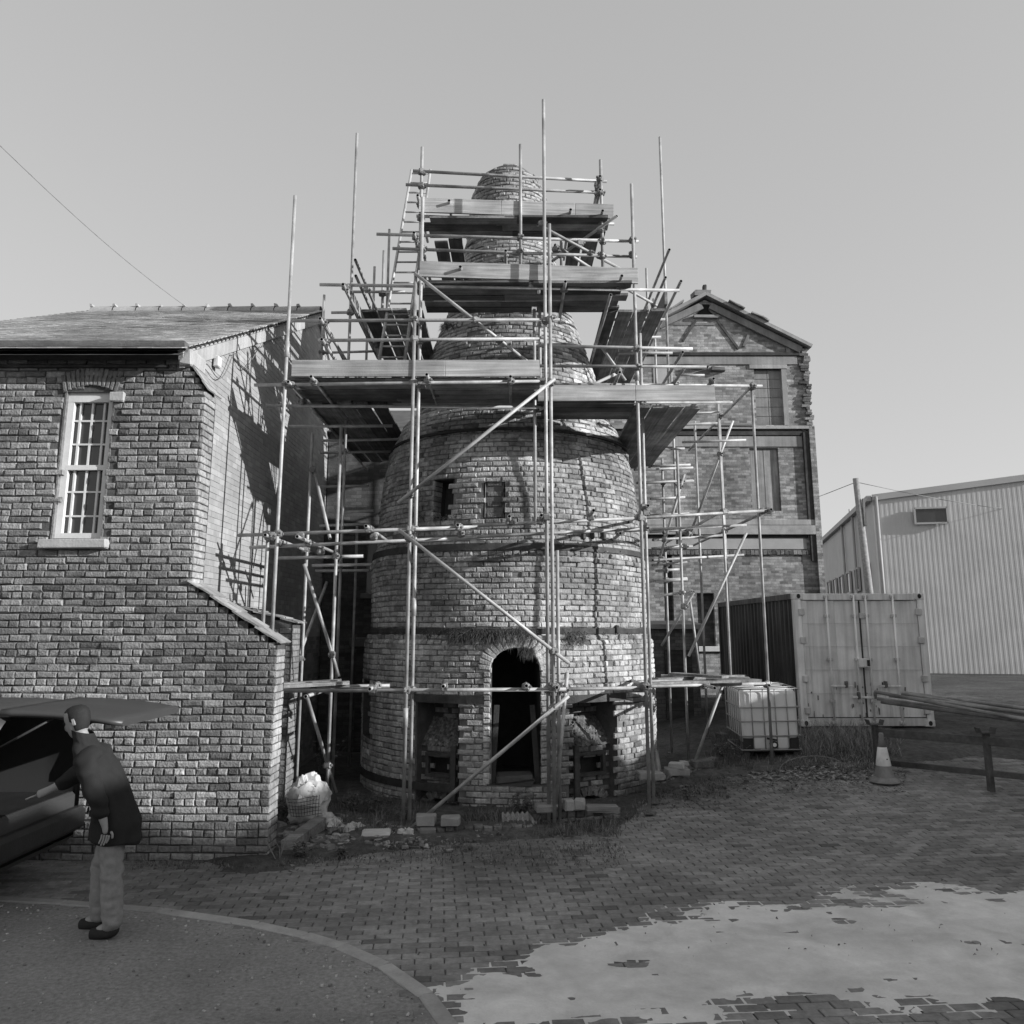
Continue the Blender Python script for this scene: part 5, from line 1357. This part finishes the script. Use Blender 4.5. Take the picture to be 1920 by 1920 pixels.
def sheets(px, py, w_, h_, label, nrib=9, tilt=.9, rz=0., base=None, m='concrete'):
    g = gnd(px, py); b = MB(); n = nrib*6
    for s_ in (0, .004):
        for i in range(n+1):
            x = w_*(i/n-.5); z = .016*math.sin(2*PI*nrib*i/n)
            b.v += [(x, -h_/2, z+s_), (x+.02, h_/2, z+s_)]
    m_ = (n+1)*2
    for i in range(n): b.face([2*i, 2*i+2, 2*i+3, 2*i+1], 1., True); b.face([m_+2*i, m_+2*i+1, m_+2*i+3, m_+2*i+2], 1., True)
    o = b.build('corrugated_sheet', M[m]); o.location = g+Vector((0, .1, (base or 0)+h_/2*math.sin(abs(tilt))+.01)); o.rotation_euler = (tilt, 0, rz); return tag(o, label, 'sheet')
sheets(972, 1556, .42, .3, 'pale corrugated offcut lying below the kiln doorway', 7, .35, .1, .03)
sheets(1203, 1476, .62, .5, 'broken corrugated sheet propped against the foot of the kiln by the right standard', 9, 1.0, .15, .05)
def rubbish():
    k = 0
    items = [(624, 1560, .16, 'crumpled white plastic scrap on the rubble below the sack'), (610, 1552, .2, 'torn white plastic bag standing in the rubble by the sack'), (650, 1566, .1, 'small pale rag between the torn bag and the white block'), (668, 1560, .12, 'crumpled pale paper beside the white block'), (760, 1573, .09, 'pale flint chip by the sole block')]
    for px, py, s_, lb in items:
        g = gnd(px, py); b = MB(); nu, nv = 14, 8
        sx, sy, sz = s_*rnd(.8, 1.3), s_*.7, s_*rnd(.5, .9)
        for j in range(nv+1):
            an = PI*(j/nv-.5)
            for i in range(nu):
                a = 2*PI*i/nu; n = Vector((math.cos(a)*math.cos(an), math.sin(a)*math.cos(an), math.sin(an))); f = 1+.7*nse(n.x*2.5+px, n.y*2.5, n.z*2.5+py)
                b.v.append((n.x*sx*f, n.y*sy*f, max(-.03, n.z*sz*f)+.04))
        for j in range(nv):
            for i in range(nu): b.face([j*nu+i, j*nu+(i+1) % nu, (j+1)*nu+(i+1) % nu, (j+1)*nu+i], rnd(.85, 1.15))
        o = b.build('plastic_scrap', M['bag']); o.location = g; tag(o, lb, 'scrap')
    # mixed brick rubble heap by the buttress and below the doorway: nobody could count it
    b = MB()
    def scatter(n, x0, x1, y0, y1, s0, s1, t0, t1):
        for _ in range(n):
            g = gnd(rnd(x0, x1), rnd(y0, y1)); s_ = rnd(s0, s1)
            b.box(g+Vector((0, 0, s_*.3+.02)), (s_*rnd(.8, 2), s_*rnd(.7, 1.2), s_*rnd(.5, .9)), Matrix.Rotation(rnd(0, 3), 3, 'Z') @ Matrix.Rotation(rnd(-.5, .5), 3, 'X'), rnd(t0, t1), s_*.08, s_*.12)
    scatter(130, 525, 650, 1535, 1605, .02, .1, .5, 2.4); scatter(260, 620, 800, 1540, 1592, .012, .055, .5, 3.); scatter(90, 700, 900, 1560, 1600, .01, .04, .5, 2.2); scatter(60, 880, 1150, 1545, 1572, .015, .05, .4, 1.4); scatter(80, 1165, 1400, 1455, 1500, .012, .045, .4, 1.6); scatter(60, 1340, 1640, 1425, 1460, .01, .04, .4, 1.5)
    tag(b.build('brick_rubble', M['rubble']), 'broken brick and stone bits strewn along the foot of the kiln', 'rubble', kind='stuff')
    # dry leaves and litter
    b = MB()
    def leaves(n, x0, x1, y0, y1, s0=.01, s1=.03, t0=.4, t1=1.5):
        for _ in range(n):
            g = gnd(rnd(x0, x1), rnd(y0, y1)); s_ = rnd(s0, s1); rot = Matrix.Rotation(rnd(0, 6.3), 3, 'Z') @ Matrix.Rotation(rnd(-.5, .5), 3, 'X')
            pts = [Vector((-s_, 0, 0)), Vector((0, -s_*.5, .003)), Vector((s_, 0, s_*.3)), Vector((0, s_*.5, .006))]
            b.add([rot @ p+g+Vector((0, 0, .012+rnd(0, .02))) for p in pts], [(0, 1, 2, 3)], rnd(t0, t1))
    leaves(1500, 1240, 1700, 1432, 1490); leaves(700, 1400, 1640, 1440, 1465, .02, .05, .8, 2.2); leaves(500, 520, 1160, 1565, 1640); leaves(260, 250, 1900, 1500, 1800, .006, .016); leaves(500, 1160, 1350, 1470, 1520)
    tag(b.build('leaf_litter', M['litter']), 'dry leaves and litter scattered over the paving edge', 'leaves', kind='stuff')
rubbish()

# ------------------------------------------------------------------ grass and weeds
def blade(b, p, h, lean, wd, tone, ang):
    d = Vector((math.cos(ang), math.sin(ang), 0)); s_ = Vector((-d.y, d.x, 0))*wd
    q = p+d*(lean*.35)+Vector((0, 0, h*.6)); r = p+d*lean+Vector((0, 0, h))
    b.add([p-s_, p+s_, q+s_*.7, q-s_*.7, r], [(0, 1, 2, 3), (3, 2, 4)], tone)
def tuft(b, p, n, h0, h1, rad, t0=.5, t1=1.6, wd=.004, lean=.6):
    for _ in range(n):
        a = rnd(0, 6.3); rr = rad*math.sqrt(random.random()); h = rnd(h0, h1)
        blade(b, p+Vector((rr*math.cos(a), rr*math.sin(a), 0)), h*rnd(.6, 1), h*lean*rnd(.2, 2.), wd*rnd(.6, 1.3), rnd(t0, t1), rnd(0, 6.3))
def plants():
    b = MB()
    def strip(n, x0, x1, y0, y1, h0, h1, k=10, rad=.1):
        for _ in range(n): tuft(b, gnd(rnd(x0, x1), rnd(y0, y1))+Vector((0, 0, .02)), k, h0, h1, rad)
    strip(120, 620, 800, 1510, 1570, .05, .22); strip(70, 880, 1010, 1535, 1560, .06, .24); strip(110, 1000, 1160, 1548, 1572, .04, .13); strip(170, 520, 1160, 1580, 1625, .02, .07, 10, .12)
    strip(120, 1165, 1360, 1465, 1500, .02, .09); strip(130, 1330, 1420, 1385, 1450, .06, .26); strip(60, 250, 520, 1618, 1632, .01, .05); strip(80, 1400, 1650, 1425, 1450, .02, .12)
    strip(30, 1150, 1220, 1480, 1560, .03, .1); strip(50, 950, 1020, 1490, 1535, .1, .25)
    tag(b.build('grass', M['grass']), 'rough green grass and moss along the kiln foot and paving edge', 'grass', kind='stuff')
    b = MB()
    for _ in range(330):
        x = rnd(1512, 1680); y = rnd(1385, 1425)*1.0
        tuft(b, gnd(x, y)+Vector((0, 0, .01)), 9, .12, .5 if x < 1640 else .25, .1, .5, 1.7, .004, .7)
    for _ in range(60): tuft(b, gnd(rnd(1400, 1660), rnd(1425, 1440)), 8, .05, .2, .12, .6, 1.8, .004, .9)
    tag(b.build('dry_grass', M['dry_grass']), 'tall dry grass growing in front of the container doors', 'grass', kind='stuff')
    # growth on the kiln ledges
    b = MB()
    for px0, px1, py, n, h in ((690, 1010, 1192, 70, .12), (840, 1000, 1196, 200, .22), (1060, 1095, 1198, 40, .2), (780, 860, 974, 14, .14), (1120, 1200, 1195, 12, .1), (690, 1200, 1040, 30, .05), (810, 860, 615, 40, .1), (905, 1010, 1188, 30, .1)):
        for _ in range(n):
            ph, z = surf(rnd(px0, px1), py+rnd(-6, 4)); p = KP(ph, z, .01)
            out = Vector((math.sin(ph), -math.cos(ph), 0))
            for _ in range(9):
                a = rnd(0, 6.3); hh = rnd(h*.3, h); d = (out*rnd(0, .9)+Vector((math.cos(a)*.5, math.sin(a)*.5, rnd(-.6, 1.)))).normalized()*hh
                s_ = Vector((math.cos(ph), math.sin(ph), 0))*.004; q = p+d*.6+Vector((0, 0, .01)); r = p+d+Vector((0, 0, -hh*.35))
                b.add([p-s_, p+s_, q+s_, q-s_, r], [(0, 1, 2, 3), (3, 2, 4)], rnd(.5, 1.5))
    for _ in range(60):   # hanging over the door arch
        ph, z = surf(rnd(975, 1000), rnd(1212, 1226)); p = KP(ph, z, .02)
        for _ in range(5): d = Vector((rnd(-.06, .06), rnd(-.1, 0), rnd(-.14, .02))); s_ = Vector((.004, 0, 0)); b.add([p-s_, p+s_, p+d], [(0, 1, 2)], rnd(.4, 1.1))
    tag(b.build('ledge_weeds', M['leaf']), 'weeds and moss rooted on the brick ledges of the kiln', 'weeds', kind='stuff')
    # leafy weed clumps
    def weed(px, py, h, n, label, Y=None, m='leaf'):
        p = gnd(px, py) if Y is None else at(px, py, Y); root = empty('weed_plant', p, label, 'plant'); st = MB(); lf = MB()
        for _ in range(n):
            a = rnd(0, 6.3); top = p+Vector((math.cos(a)*h*rnd(.1, .6), math.sin(a)*h*rnd(.1, .5), h*rnd(.5, 1))); mid = p.lerp(top, .5)+Vector((rnd(-.04, .04), rnd(-.04, .04), h*.1)); st.path([p, mid, top], .003, 4)
            for _ in range(9):
                c = (p.lerp(mid, rnd(.3, 1)) if random.random() < .4 else mid.lerp(top, rnd(0, 1.05))); s_ = rnd(.018, .05); rot = Matrix.Rotation(rnd(0, 6.3), 3, 'Z') @ Matrix.Rotation(rnd(-.8, .8), 3, 'X')
                pts = [Vector((0, 0, 0)), Vector((s_*.6, -s_*.35, .004)), Vector((s_*1.4, 0, -s_*.2)), Vector((s_*.6, s_*.35, .004))]
                lf.add([rot @ q+c for q in pts], [(0, 1, 2, 3)], rnd(.5, 1.7))
        st.build('stem', M['bark'], root); lf.build('foliage', M[m], root)
    weed(660, 1528, .3, 26, 'leafy weeds growing between the sack and the standards'); weed(710, 1530, .3, 24, 'low leafy weeds at the left foot of the kiln'); weed(605, 1470, .75, 20, 'tall straggly dead plant by the left inner standard', None, 'litter')
    weed(755, 1545, .22, 18, 'small weeds just left of the doubled standards'); weed(980, 1540, .35, 26, 'grassy weeds below the kiln doorway'); weed(535, 1545, .25, 18, 'ivy-like weeds between buttress and sack'); weed(565, 1612, .2, 16, 'low leafy weeds beside the timber beam'); weed(1290, 1500, .2, 10, 'single weed sprouting from the paving edge', None, 'litter'); weed(1390, 1430, .32, 22, 'dry weeds against the left side of the caged tank', None, 'litter'); weed(1352, 1425, .3, 20, 'weeds beside the end of the tumbled wall', None, 'litter'); weed(640, 1612, .13, 14, 'small weed tuft on the paving by the batten')
    # dead stalks in a V at the buttress corner
    g = MB(); p = gnd(521, 1620)
    g.path([p, at(500, 1578, p.y)], .006, 5); g.path([p, at(536, 1573, p.y)], .007, 5); g.path([p+Vector((.02, 0, 0)), at(524, 1590, p.y), at(515, 1575, p.y)], .004, 5)
    tag(g.build('dead_stalk', M['dry_grass']), 'pale dead stalks forming a V at the buttress corner', 'stalk')
    # hose / bramble loop on the right
    g = MB(); pts = [gnd(1528+60*math.cos(a)*(1 if a < 2 else 1.1), 1448-14*math.sin(a))+Vector((0, 0, .03+.2*max(0, math.sin(a))*.5)) for a in [i*.3 for i in range(12)]]+[gnd(x, 1452+2*math.sin(x*.1))+Vector((0, 0, .02)) for x in range(1480, 1660, 12)]
    g.path(pts[:12], .007, 5); tag(g.build('bramble_loop', M['dry_grass']), 'looping dead bramble stem on the ground right of the tank', 'stem')
plants()

# ------------------------------------------------------------------ van with raised tailgate and the person behind it, at the left edge
def car():
    xr = -4.38; yc = 8.3; W = 1.7; root = empty('parked_van', (xr-1, yc, 0), 'dark van parked at the left with its tailgate raised', 'van')
    sec = [(0, .34, .98, 1.57, .82), (-.06, .28, 1.0, 1.64, .85), (-.4, .25, 1.0, 1.67, .86), (-1.6, .24, .98, 1.68, .86), (-2.5, .24, .97, 1.65, .86), (-3.0, .24, .96, 1.5, .86), (-3.5, .25, .93, 1.06, .85), (-4.0, .3, .8, .86, .78)]
    b = MB(); n = 12
    for x, zb, zm, zt, hw in sec:
        rh = hw*.84 if zt-zm > .12 else hw*.95
        for y, z in [(-hw*.92, zb), (-hw, zb+.14), (-hw, zm-.1), (-hw*.98, zm), (-rh*1.04, zt-.08), (-rh*.9, zt), (rh*.9, zt), (rh*1.04, zt-.08), (hw*.98, zm), (hw, zm-.1), (hw, zb+.14), (hw*.92, zb)]: b.v.append((xr+x, yc+y, z))
    for i in range(len(sec)-1):
        for j in range(n-1): b.face([i*n+j, i*n+j+1, (i+1)*n+j+1, (i+1)*n+j], 1., True)
        b.face([i*n+n-1, i*n, (i+1)*n, (i+1)*n+n-1], 1.)
    b.face([(len(sec)-1)*n+j for j in range(n)], 1.)
    b.build('body', M['paint_car'], root)
    one('rear_valance', M['paint_car'], root, 'box', (xr-.06, yc, .58), (.1, W*.92, .34), None, 1., 0, .03)
    one('bumper', M['black_plastic'], root, 'box', (xr+.02, yc, .5), (.14, W*.98, .22), None, 1.2, 0, .04)
    one('boot_floor', M['black_plastic'], root, 'box', (xr-.55, yc, .74), (1.0, 1.4, .03)); one('seat_back', M['black_plastic'], root, 'box', (xr-1.05, yc, 1.15), (.08, 1.4, .7), Matrix.Rotation(-.15, 3, 'Y'), 1.5, 0, .03)
    for s_ in (-1, 1):
        one('tail_light', M['lamp_red'], root, 'box', (xr-.02, yc+s_*.79, 1.12), (.06, .09, .42), None, 1., 0, .015)
        sw = MB(); yy = yc+s_*.862; sw.add([(xr-.35, yy-s_*.012, 1.08), (xr-1.2, yy-s_*.012, 1.08), (xr-1.2, yc+s_*.765, 1.5), (xr-.4, yc+s_*.765, 1.5)], [(0, 1, 2, 3)[::1 if s_ > 0 else -1]], 1.); sw.build('side_window', M['glass_dark'], root)
        for ax in (-.8, -3.25):
            w_ = MB(); w_.lathe([(.2, -.09), (.3, -.1), (.315, -.07), (.315, .07), (.3, .1), (.2, .09)], (0, 0, 0), 24); w_.v = [(xr+ax+x, yc+s_*.8+z, .315+y) for x, y, z in w_.v]; wh = w_.build('wheel', M['tyre'], root)
            h = MB(); h.lathe([(.001, .095), (.06, .1), (.19, .085), (.2, .07)], (0, 0, 0), 24, cap=False); h.v = [(xr+ax+x, yc+s_*(.8+z), .315+y) for x, y, z in h.v]; h.build('rim', M['cage'], wh)
    tip = at(322, 1336, 8.75); hz = 1.64; hxp = xr-.03; L = tip.x-hxp; an = math.atan2(tip.z-hz, L)
    g = MB(); m_ = 10
    for j in range(m_+1):
        t = j/m_; x = hxp+L*t; z = hz+(tip.z-hz)*t+.03*math.sin(PI*t*.9); wd = .70-.05*max(0, (t-.9)/.1)**2
        for s_, dz_ in ((-1, 0), (-.95, .03), (.95, .03), (1, 0), (.95, -.03), (-.95, -.03)): g.v.append((x, yc+s_*wd, z+dz_*(1.1-.2*t)))
    for j in range(m_):
        for k in range(6): g.face([6*j+k, 6*j+(k+1) % 6, 6*j+6+(k+1) % 6, 6*j+6+k][::-1], 1., True)
    g.face([k for k in range(6)], 1.); g.face([6*m_+k for k in range(6)][::-1], 1.)
    tg = g.build('tailgate', M['paint_car'], root)
    zt = lambda t: hz+(tip.z-hz)*t+.03*math.sin(PI*t*.9)
    one('gate_handle', M['cage'], tg, 'box', (hxp+L*.84, yc-.5, zt(.84)-.045), (.07, .06, .08), None, 1.2, .004, .01); one('gate_trim', M['black_plastic'], tg, 'box', (hxp+L*.8, yc, zt(.8)-.035), (L*.25, 1.1, .02), Matrix.Rotation(-an, 3, 'Y'), 2.)
    one('gate_glass', M['glass_dark'], tg, 'box', (hxp+L*.4, yc, zt(.4)-.04), (L*.5, 1.15, .015), Matrix.Rotation(-an, 3, 'Y'))
    for s_ in (-1, 1): one('gas_strut', M['black_plastic'], root, 'tube', (xr-.08, yc+s_*.74, 1.3), (hxp+L*.42, yc+s_*.62, zt(.42)-.03), .011, 8)
car()

def skin(name, verts, edges, rad, m, parent, root=0, sub=2):
    me = bpy.data.meshes.new(name); me.from_pydata([tuple(v) for v in verts], edges, []); o = link(name, me, M[m], parent)
    o.modifiers.new('skin', 'SKIN')
    if not me.skin_vertices: return o
    for i, r in enumerate(rad):
        rr = r if isinstance(r, tuple) else (r, r); me.skin_vertices[0].data[i].radius = rr; me.skin_vertices[0].data[i].use_root = (i == root)
    if sub: s_ = o.modifiers.new('subd', 'SUBSURF'); s_.levels = sub; s_.render_levels = sub
    # give the generated surface the tone the material expects
    dg = bpy.context.evaluated_depsgraph_get(); ev = o.evaluated_get(dg); me2 = bpy.data.meshes.new_from_object(ev); o.modifiers.clear(); o.data = me2
    if 'tone' in me2.attributes: me2.attributes.remove(me2.attributes['tone'])
    a = me2.attributes.new('tone', 'FLOAT', 'FACE'); a.data.foreach_set('value', [1.]*len(me2.polygons))
    for p in me2.polygons: p.use_smooth = True
    if not me2.materials: me2.materials.append(M[m])
    return o
def person():
    f = gnd(250, 1752); X, Y = f.x-.2, f.y
    root = empty('person', (X, Y, 0), 'person in a dark coat and pale trousers leaning towards the open van', 'person')
    V = Vector
    def P(x, y, z): return V((X+x, Y+y, z))
    hip = P(-.02, 0, .92); chest = P(-.2, 0, 1.25); neck = P(-.3, 0, 1.42); head0 = P(-.35, 0, 1.5); head1 = P(-.4, 0, 1.62)
    # continuous body: legs, torso, arms, hands with fingers
    v = [hip, P(-.1, 0, 1.08), chest, neck, head0, head1]; e = [(0, 1), (1, 2), (2, 3), (3, 4), (4, 5)]; r = [(.14, .11), (.13, .1), (.15, .1), .055, .055, .05]
    def chain(start, pts, rr):
        k = start
        for p, q in zip(pts, rr): v.append(p); r.append(q); e.append((k, len(v)-1)); k = len(v)-1
        return k
    KN = {-1: .03, 1: -.14}; FT = {-1: .07, 1: -.12}
    for s_ in (-1, 1):
        chain(0, [P(0, s_*.09, .85), P(KN[s_], s_*.1, .5), P(FT[s_], s_*.1, .1), P(FT[s_]-.12, s_*.11, .05)], [.085, .058, .042, (.04, .035)])
    sh = [P(-.24, -.17, 1.36), P(-.24, .17, 1.36)]
    hn = chain(2, [sh[0], P(-.1, -.24, 1.12), P(.0, -.25, .9), P(.02, -.25, .84), P(.025, -.25, .79)], [.06, .045, .034, (.022, .036), (.018, .04)])
    hf = chain(2, [sh[1], P(-.42, .2, 1.18), P(-.62, .14, 1.06), P(-.69, .13, 1.03), P(-.74, .13, 1.01)], [.06, .045, .034, (.022, .036), (.018, .04)])
    skin('body', v, e, r, 'skin', root, 0, 2)
    # fingers, rooted in the palms
    for (palm, dirv, side) in ((P(.027, -.25, .78), V((-.1, 0, -1)).normalized(), V((1, 0, -.1))), (P(-.745, .13, 1.008), V((-1, 0, -.35)).normalized(), V((0, 1, 0)))):
        for k, (o_, L) in enumerate(((-.028, .065), (-.01, .078), (.01, .072), (.028, .055))):
            b0 = palm+side*o_-dirv*.012; b1 = b0+dirv*L*.5; b2 = b0+dirv*L+V((-.015, .0, -.008)); skin('finger', [b0, b1, b2], [(0, 1), (1, 2)], [.009, .0085, .007], 'skin', root, 0, 1)
        t0 = palm-dirv*.04+side*.034; skin('thumb', [t0, t0+side*.02+dirv*.025, t0+side*.022+dirv*.055], [(0, 1), (1, 2)], [.011, .01, .008], 'skin', root, 0, 1)
    # head with profile, hair
    hc = head1; fw = V((-.94, 0, -.34)).normalized(); upv = V((-.34, 0, .94)).normalized(); sd = V((0, 1, 0))
    prof = [(-.135, .05, .05, .05), (-.115, .078, .05, .05), (-.095, .085, .058, .062), (-.07, .09, .066, .075), (-.045, .092, .07, .085), (-.02, .093, .073, .095), (.0, .09, .075, .1), (.03, .093, .077, .104), (.06, .088, .075, .1), (.085, .072, .064, .085), (.105, .045, .045, .055), (.115, .008, .008, .008)]
    def headmesh(scale, hairy):
        m_ = MB(); n = 28
        for z, fr, sr, br in prof:
            for i in range(n):
                a = 2*PI*i/n; ca, sa = math.cos(a), math.sin(a); rx = fr if ca > 0 else br
                k = scale
                if not hairy:
                    if -.06 < z < .0 and abs(math.atan2(sa, ca)) < .2: rx += .028*(1-abs(z+.035)/.04)
                else:
                    if ca > .35 and z < .065: k = .8
                    if ca > .0 and z < .0: k = .8
                    if z < -.09: k = .9
                    k *= 1+.05*nse(ca*7, sa*7, z*60)
                m_.v.append(tuple(hc+upv*(z*(1.04 if hairy else 1))+fw*(rx*k*ca)+sd*(sr*k*sa)))
        for j in range(len(prof)-1):
            for i in range(n): m_.face([j*n+i, j*n+(i+1) % n, (j+1)*n+(i+1) % n, (j+1)*n+i], 1., True)
        return m_
    headmesh(1., False).build('head', M['skin'], root); headmesh(1.09, True).build('hair', M['hair'], root)
    er = MB()
    for s_ in (-1, 1): er.box(hc+sd*(s_*.078)-upv*.012-fw*.008, (.03, .016, .055), Matrix.Rotation(-.34, 3, 'Y'), .9, .002, .006)
    er.build('ear', M['skin'], root)
    ey = MB()
    for s_ in (-1, 1): ey.box(hc+fw*.088+sd*(s_*.03)+upv*.004, (.012, .022, .009), None, 1.)
    ey.box(hc+fw*.09-upv*.068, (.01, .04, .006), None, 1.); ey.build('eyes_and_mouth', M['hair'], root)
    # coat: a lofted shell from hem to stand-up collar, with folds
    key = [(P(.0, 0, .70), .2, .215), (P(-.01, 0, .86), .183, .208), (P(-.05, 0, 1.0), .162, .198), (P(-.12, 0, 1.15), .16, .212), (P(-.2, 0, 1.29), .155, .232), (P(-.26, 0, 1.385), .13, .185), (P(-.3, 0, 1.44), .098, .105), (P(-.335, 0, 1.51), .092, .092), (P(-.345, 0, 1.535), .088, .088)]
    rings = []
    for (c0, a0, b0), (c1, a1, b1) in zip(key, key[1:]):
        for q in range(6): t = q/6; rings.append((c0.lerp(c1, t), a0+(a1-a0)*t, b0+(b1-b0)*t))
    rings.append(key[-1])
    c = MB(); n = 64
    for c0, rx, ry in rings:
        for i in range(n):
            a = 2*PI*i/n; hem = max(0, 1.1-c0.z)
            k = 1+.1*hem*math.sin(a*7+c0.z*4)+.05*nse(math.cos(a)*2.2, math.sin(a)*2.2, c0.z*6)
            w_ = abs(nse(math.cos(a)*3+c0.z*6, math.sin(a)*3, c0.z*11)); k -= .11*max(0, .28-w_)
            c.v.append((c0.x+rx*k*math.cos(a), c0.y+ry*k*math.sin(a), c0.z-.02*math.cos(a)+.008*math.sin(a*5)*(c0.z < .72)))
    for j in range(len(rings)-1):
        for i in range(n): c.face([j*n+i, j*n+(i+1) % n, (j+1)*n+(i+1) % n, (j+1)*n+i], 1., True)
    c.face([i for i in range(n)][::-1], .5); ct = c.build('coat', M['coat'], root)
    one('pocket_flap', M['coat'], ct, 'box', P(-.06, -.205, .93), (.15, .02, .05), Matrix.Rotation(.1, 3, 'Y'), 1.5, .003, .006)
    for nm, pts in (('sleeve', [sh[0], P(-.1, -.25, 1.12), P(-.0, -.255, .9)]), ('sleeve', [sh[1], P(-.42, .205, 1.18), P(-.6, .15, 1.075)])):
        o = skin(nm, [V((X-.2, Y, 1.33)), pts[0]]+pts[1:], [(0, 1), (1, 2), (2, 3)], [.11, .1, .08, .062], 'coat', ct, 0, 3)
        for v_ in o.data.vertices: v_.co += v_.normal*(.02*nse(v_.co.x*9, v_.co.y*9, v_.co.z*16))
    for s_ in (-1, 1):
        o = skin('trouser_leg', [P(0, s_*.085, .9), P(KN[s_], s_*.1, .5), P(FT[s_]+.01, s_*.1, .045)], [(0, 1), (1, 2)], [.12, .088, .086], 'denim', root, 0, 3)
        for v_ in o.data.vertices: v_.co += v_.normal*(.016*nse(v_.co.x*9, v_.co.y*9, v_.co.z*26)*(1 if v_.co.z < .3 or .42 < v_.co.z < .6 else .35))
        fx = FT[s_]; skin('shoe', [P(fx+.01, s_*.105, .1), P(fx+.03, s_*.105, .045), P(fx-.07, s_*.108, .045), P(fx-.17, s_*.112, .036)], [(0, 1), (1, 2), (2, 3)], [.055, .052, (.05, .05), (.042, .046)], 'tyre', root, 0, 2)
person()

# ------------------------------------------------------------------ unseen building added across the yard, heights stepped to place its shade
def blocker():
    root = empty('yard_sun_blocker', (16, 2, 0), 'unseen brick warehouse across the yard that shades the paving', 'blocker')
    for y0, y1, h in ((-13, 2.0, 6.5), (2.0, 6.6, 5.55), (6.6, 12.3, 4.3), (12.3, 17.5, 6.6)):
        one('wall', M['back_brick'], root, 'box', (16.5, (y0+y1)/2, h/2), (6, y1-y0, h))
        b = MB(); b.add([(13.3, y0, h), (13.3, y1, h), (16.5, y1, h+.6), (16.5, y0, h+.6), (19.7, y1, h), (19.7, y0, h)], [(0, 1, 2, 3), (3, 2, 4, 5), (0, 3, 5), (1, 4, 2)], 1.); b.build('roof', M['slate'], root)
    for k in range(6): one('window', M['glass_dark'], root, 'box', (13.48, -9+k*4.5, 3), (.06, 1.4, 1.8))
blocker()
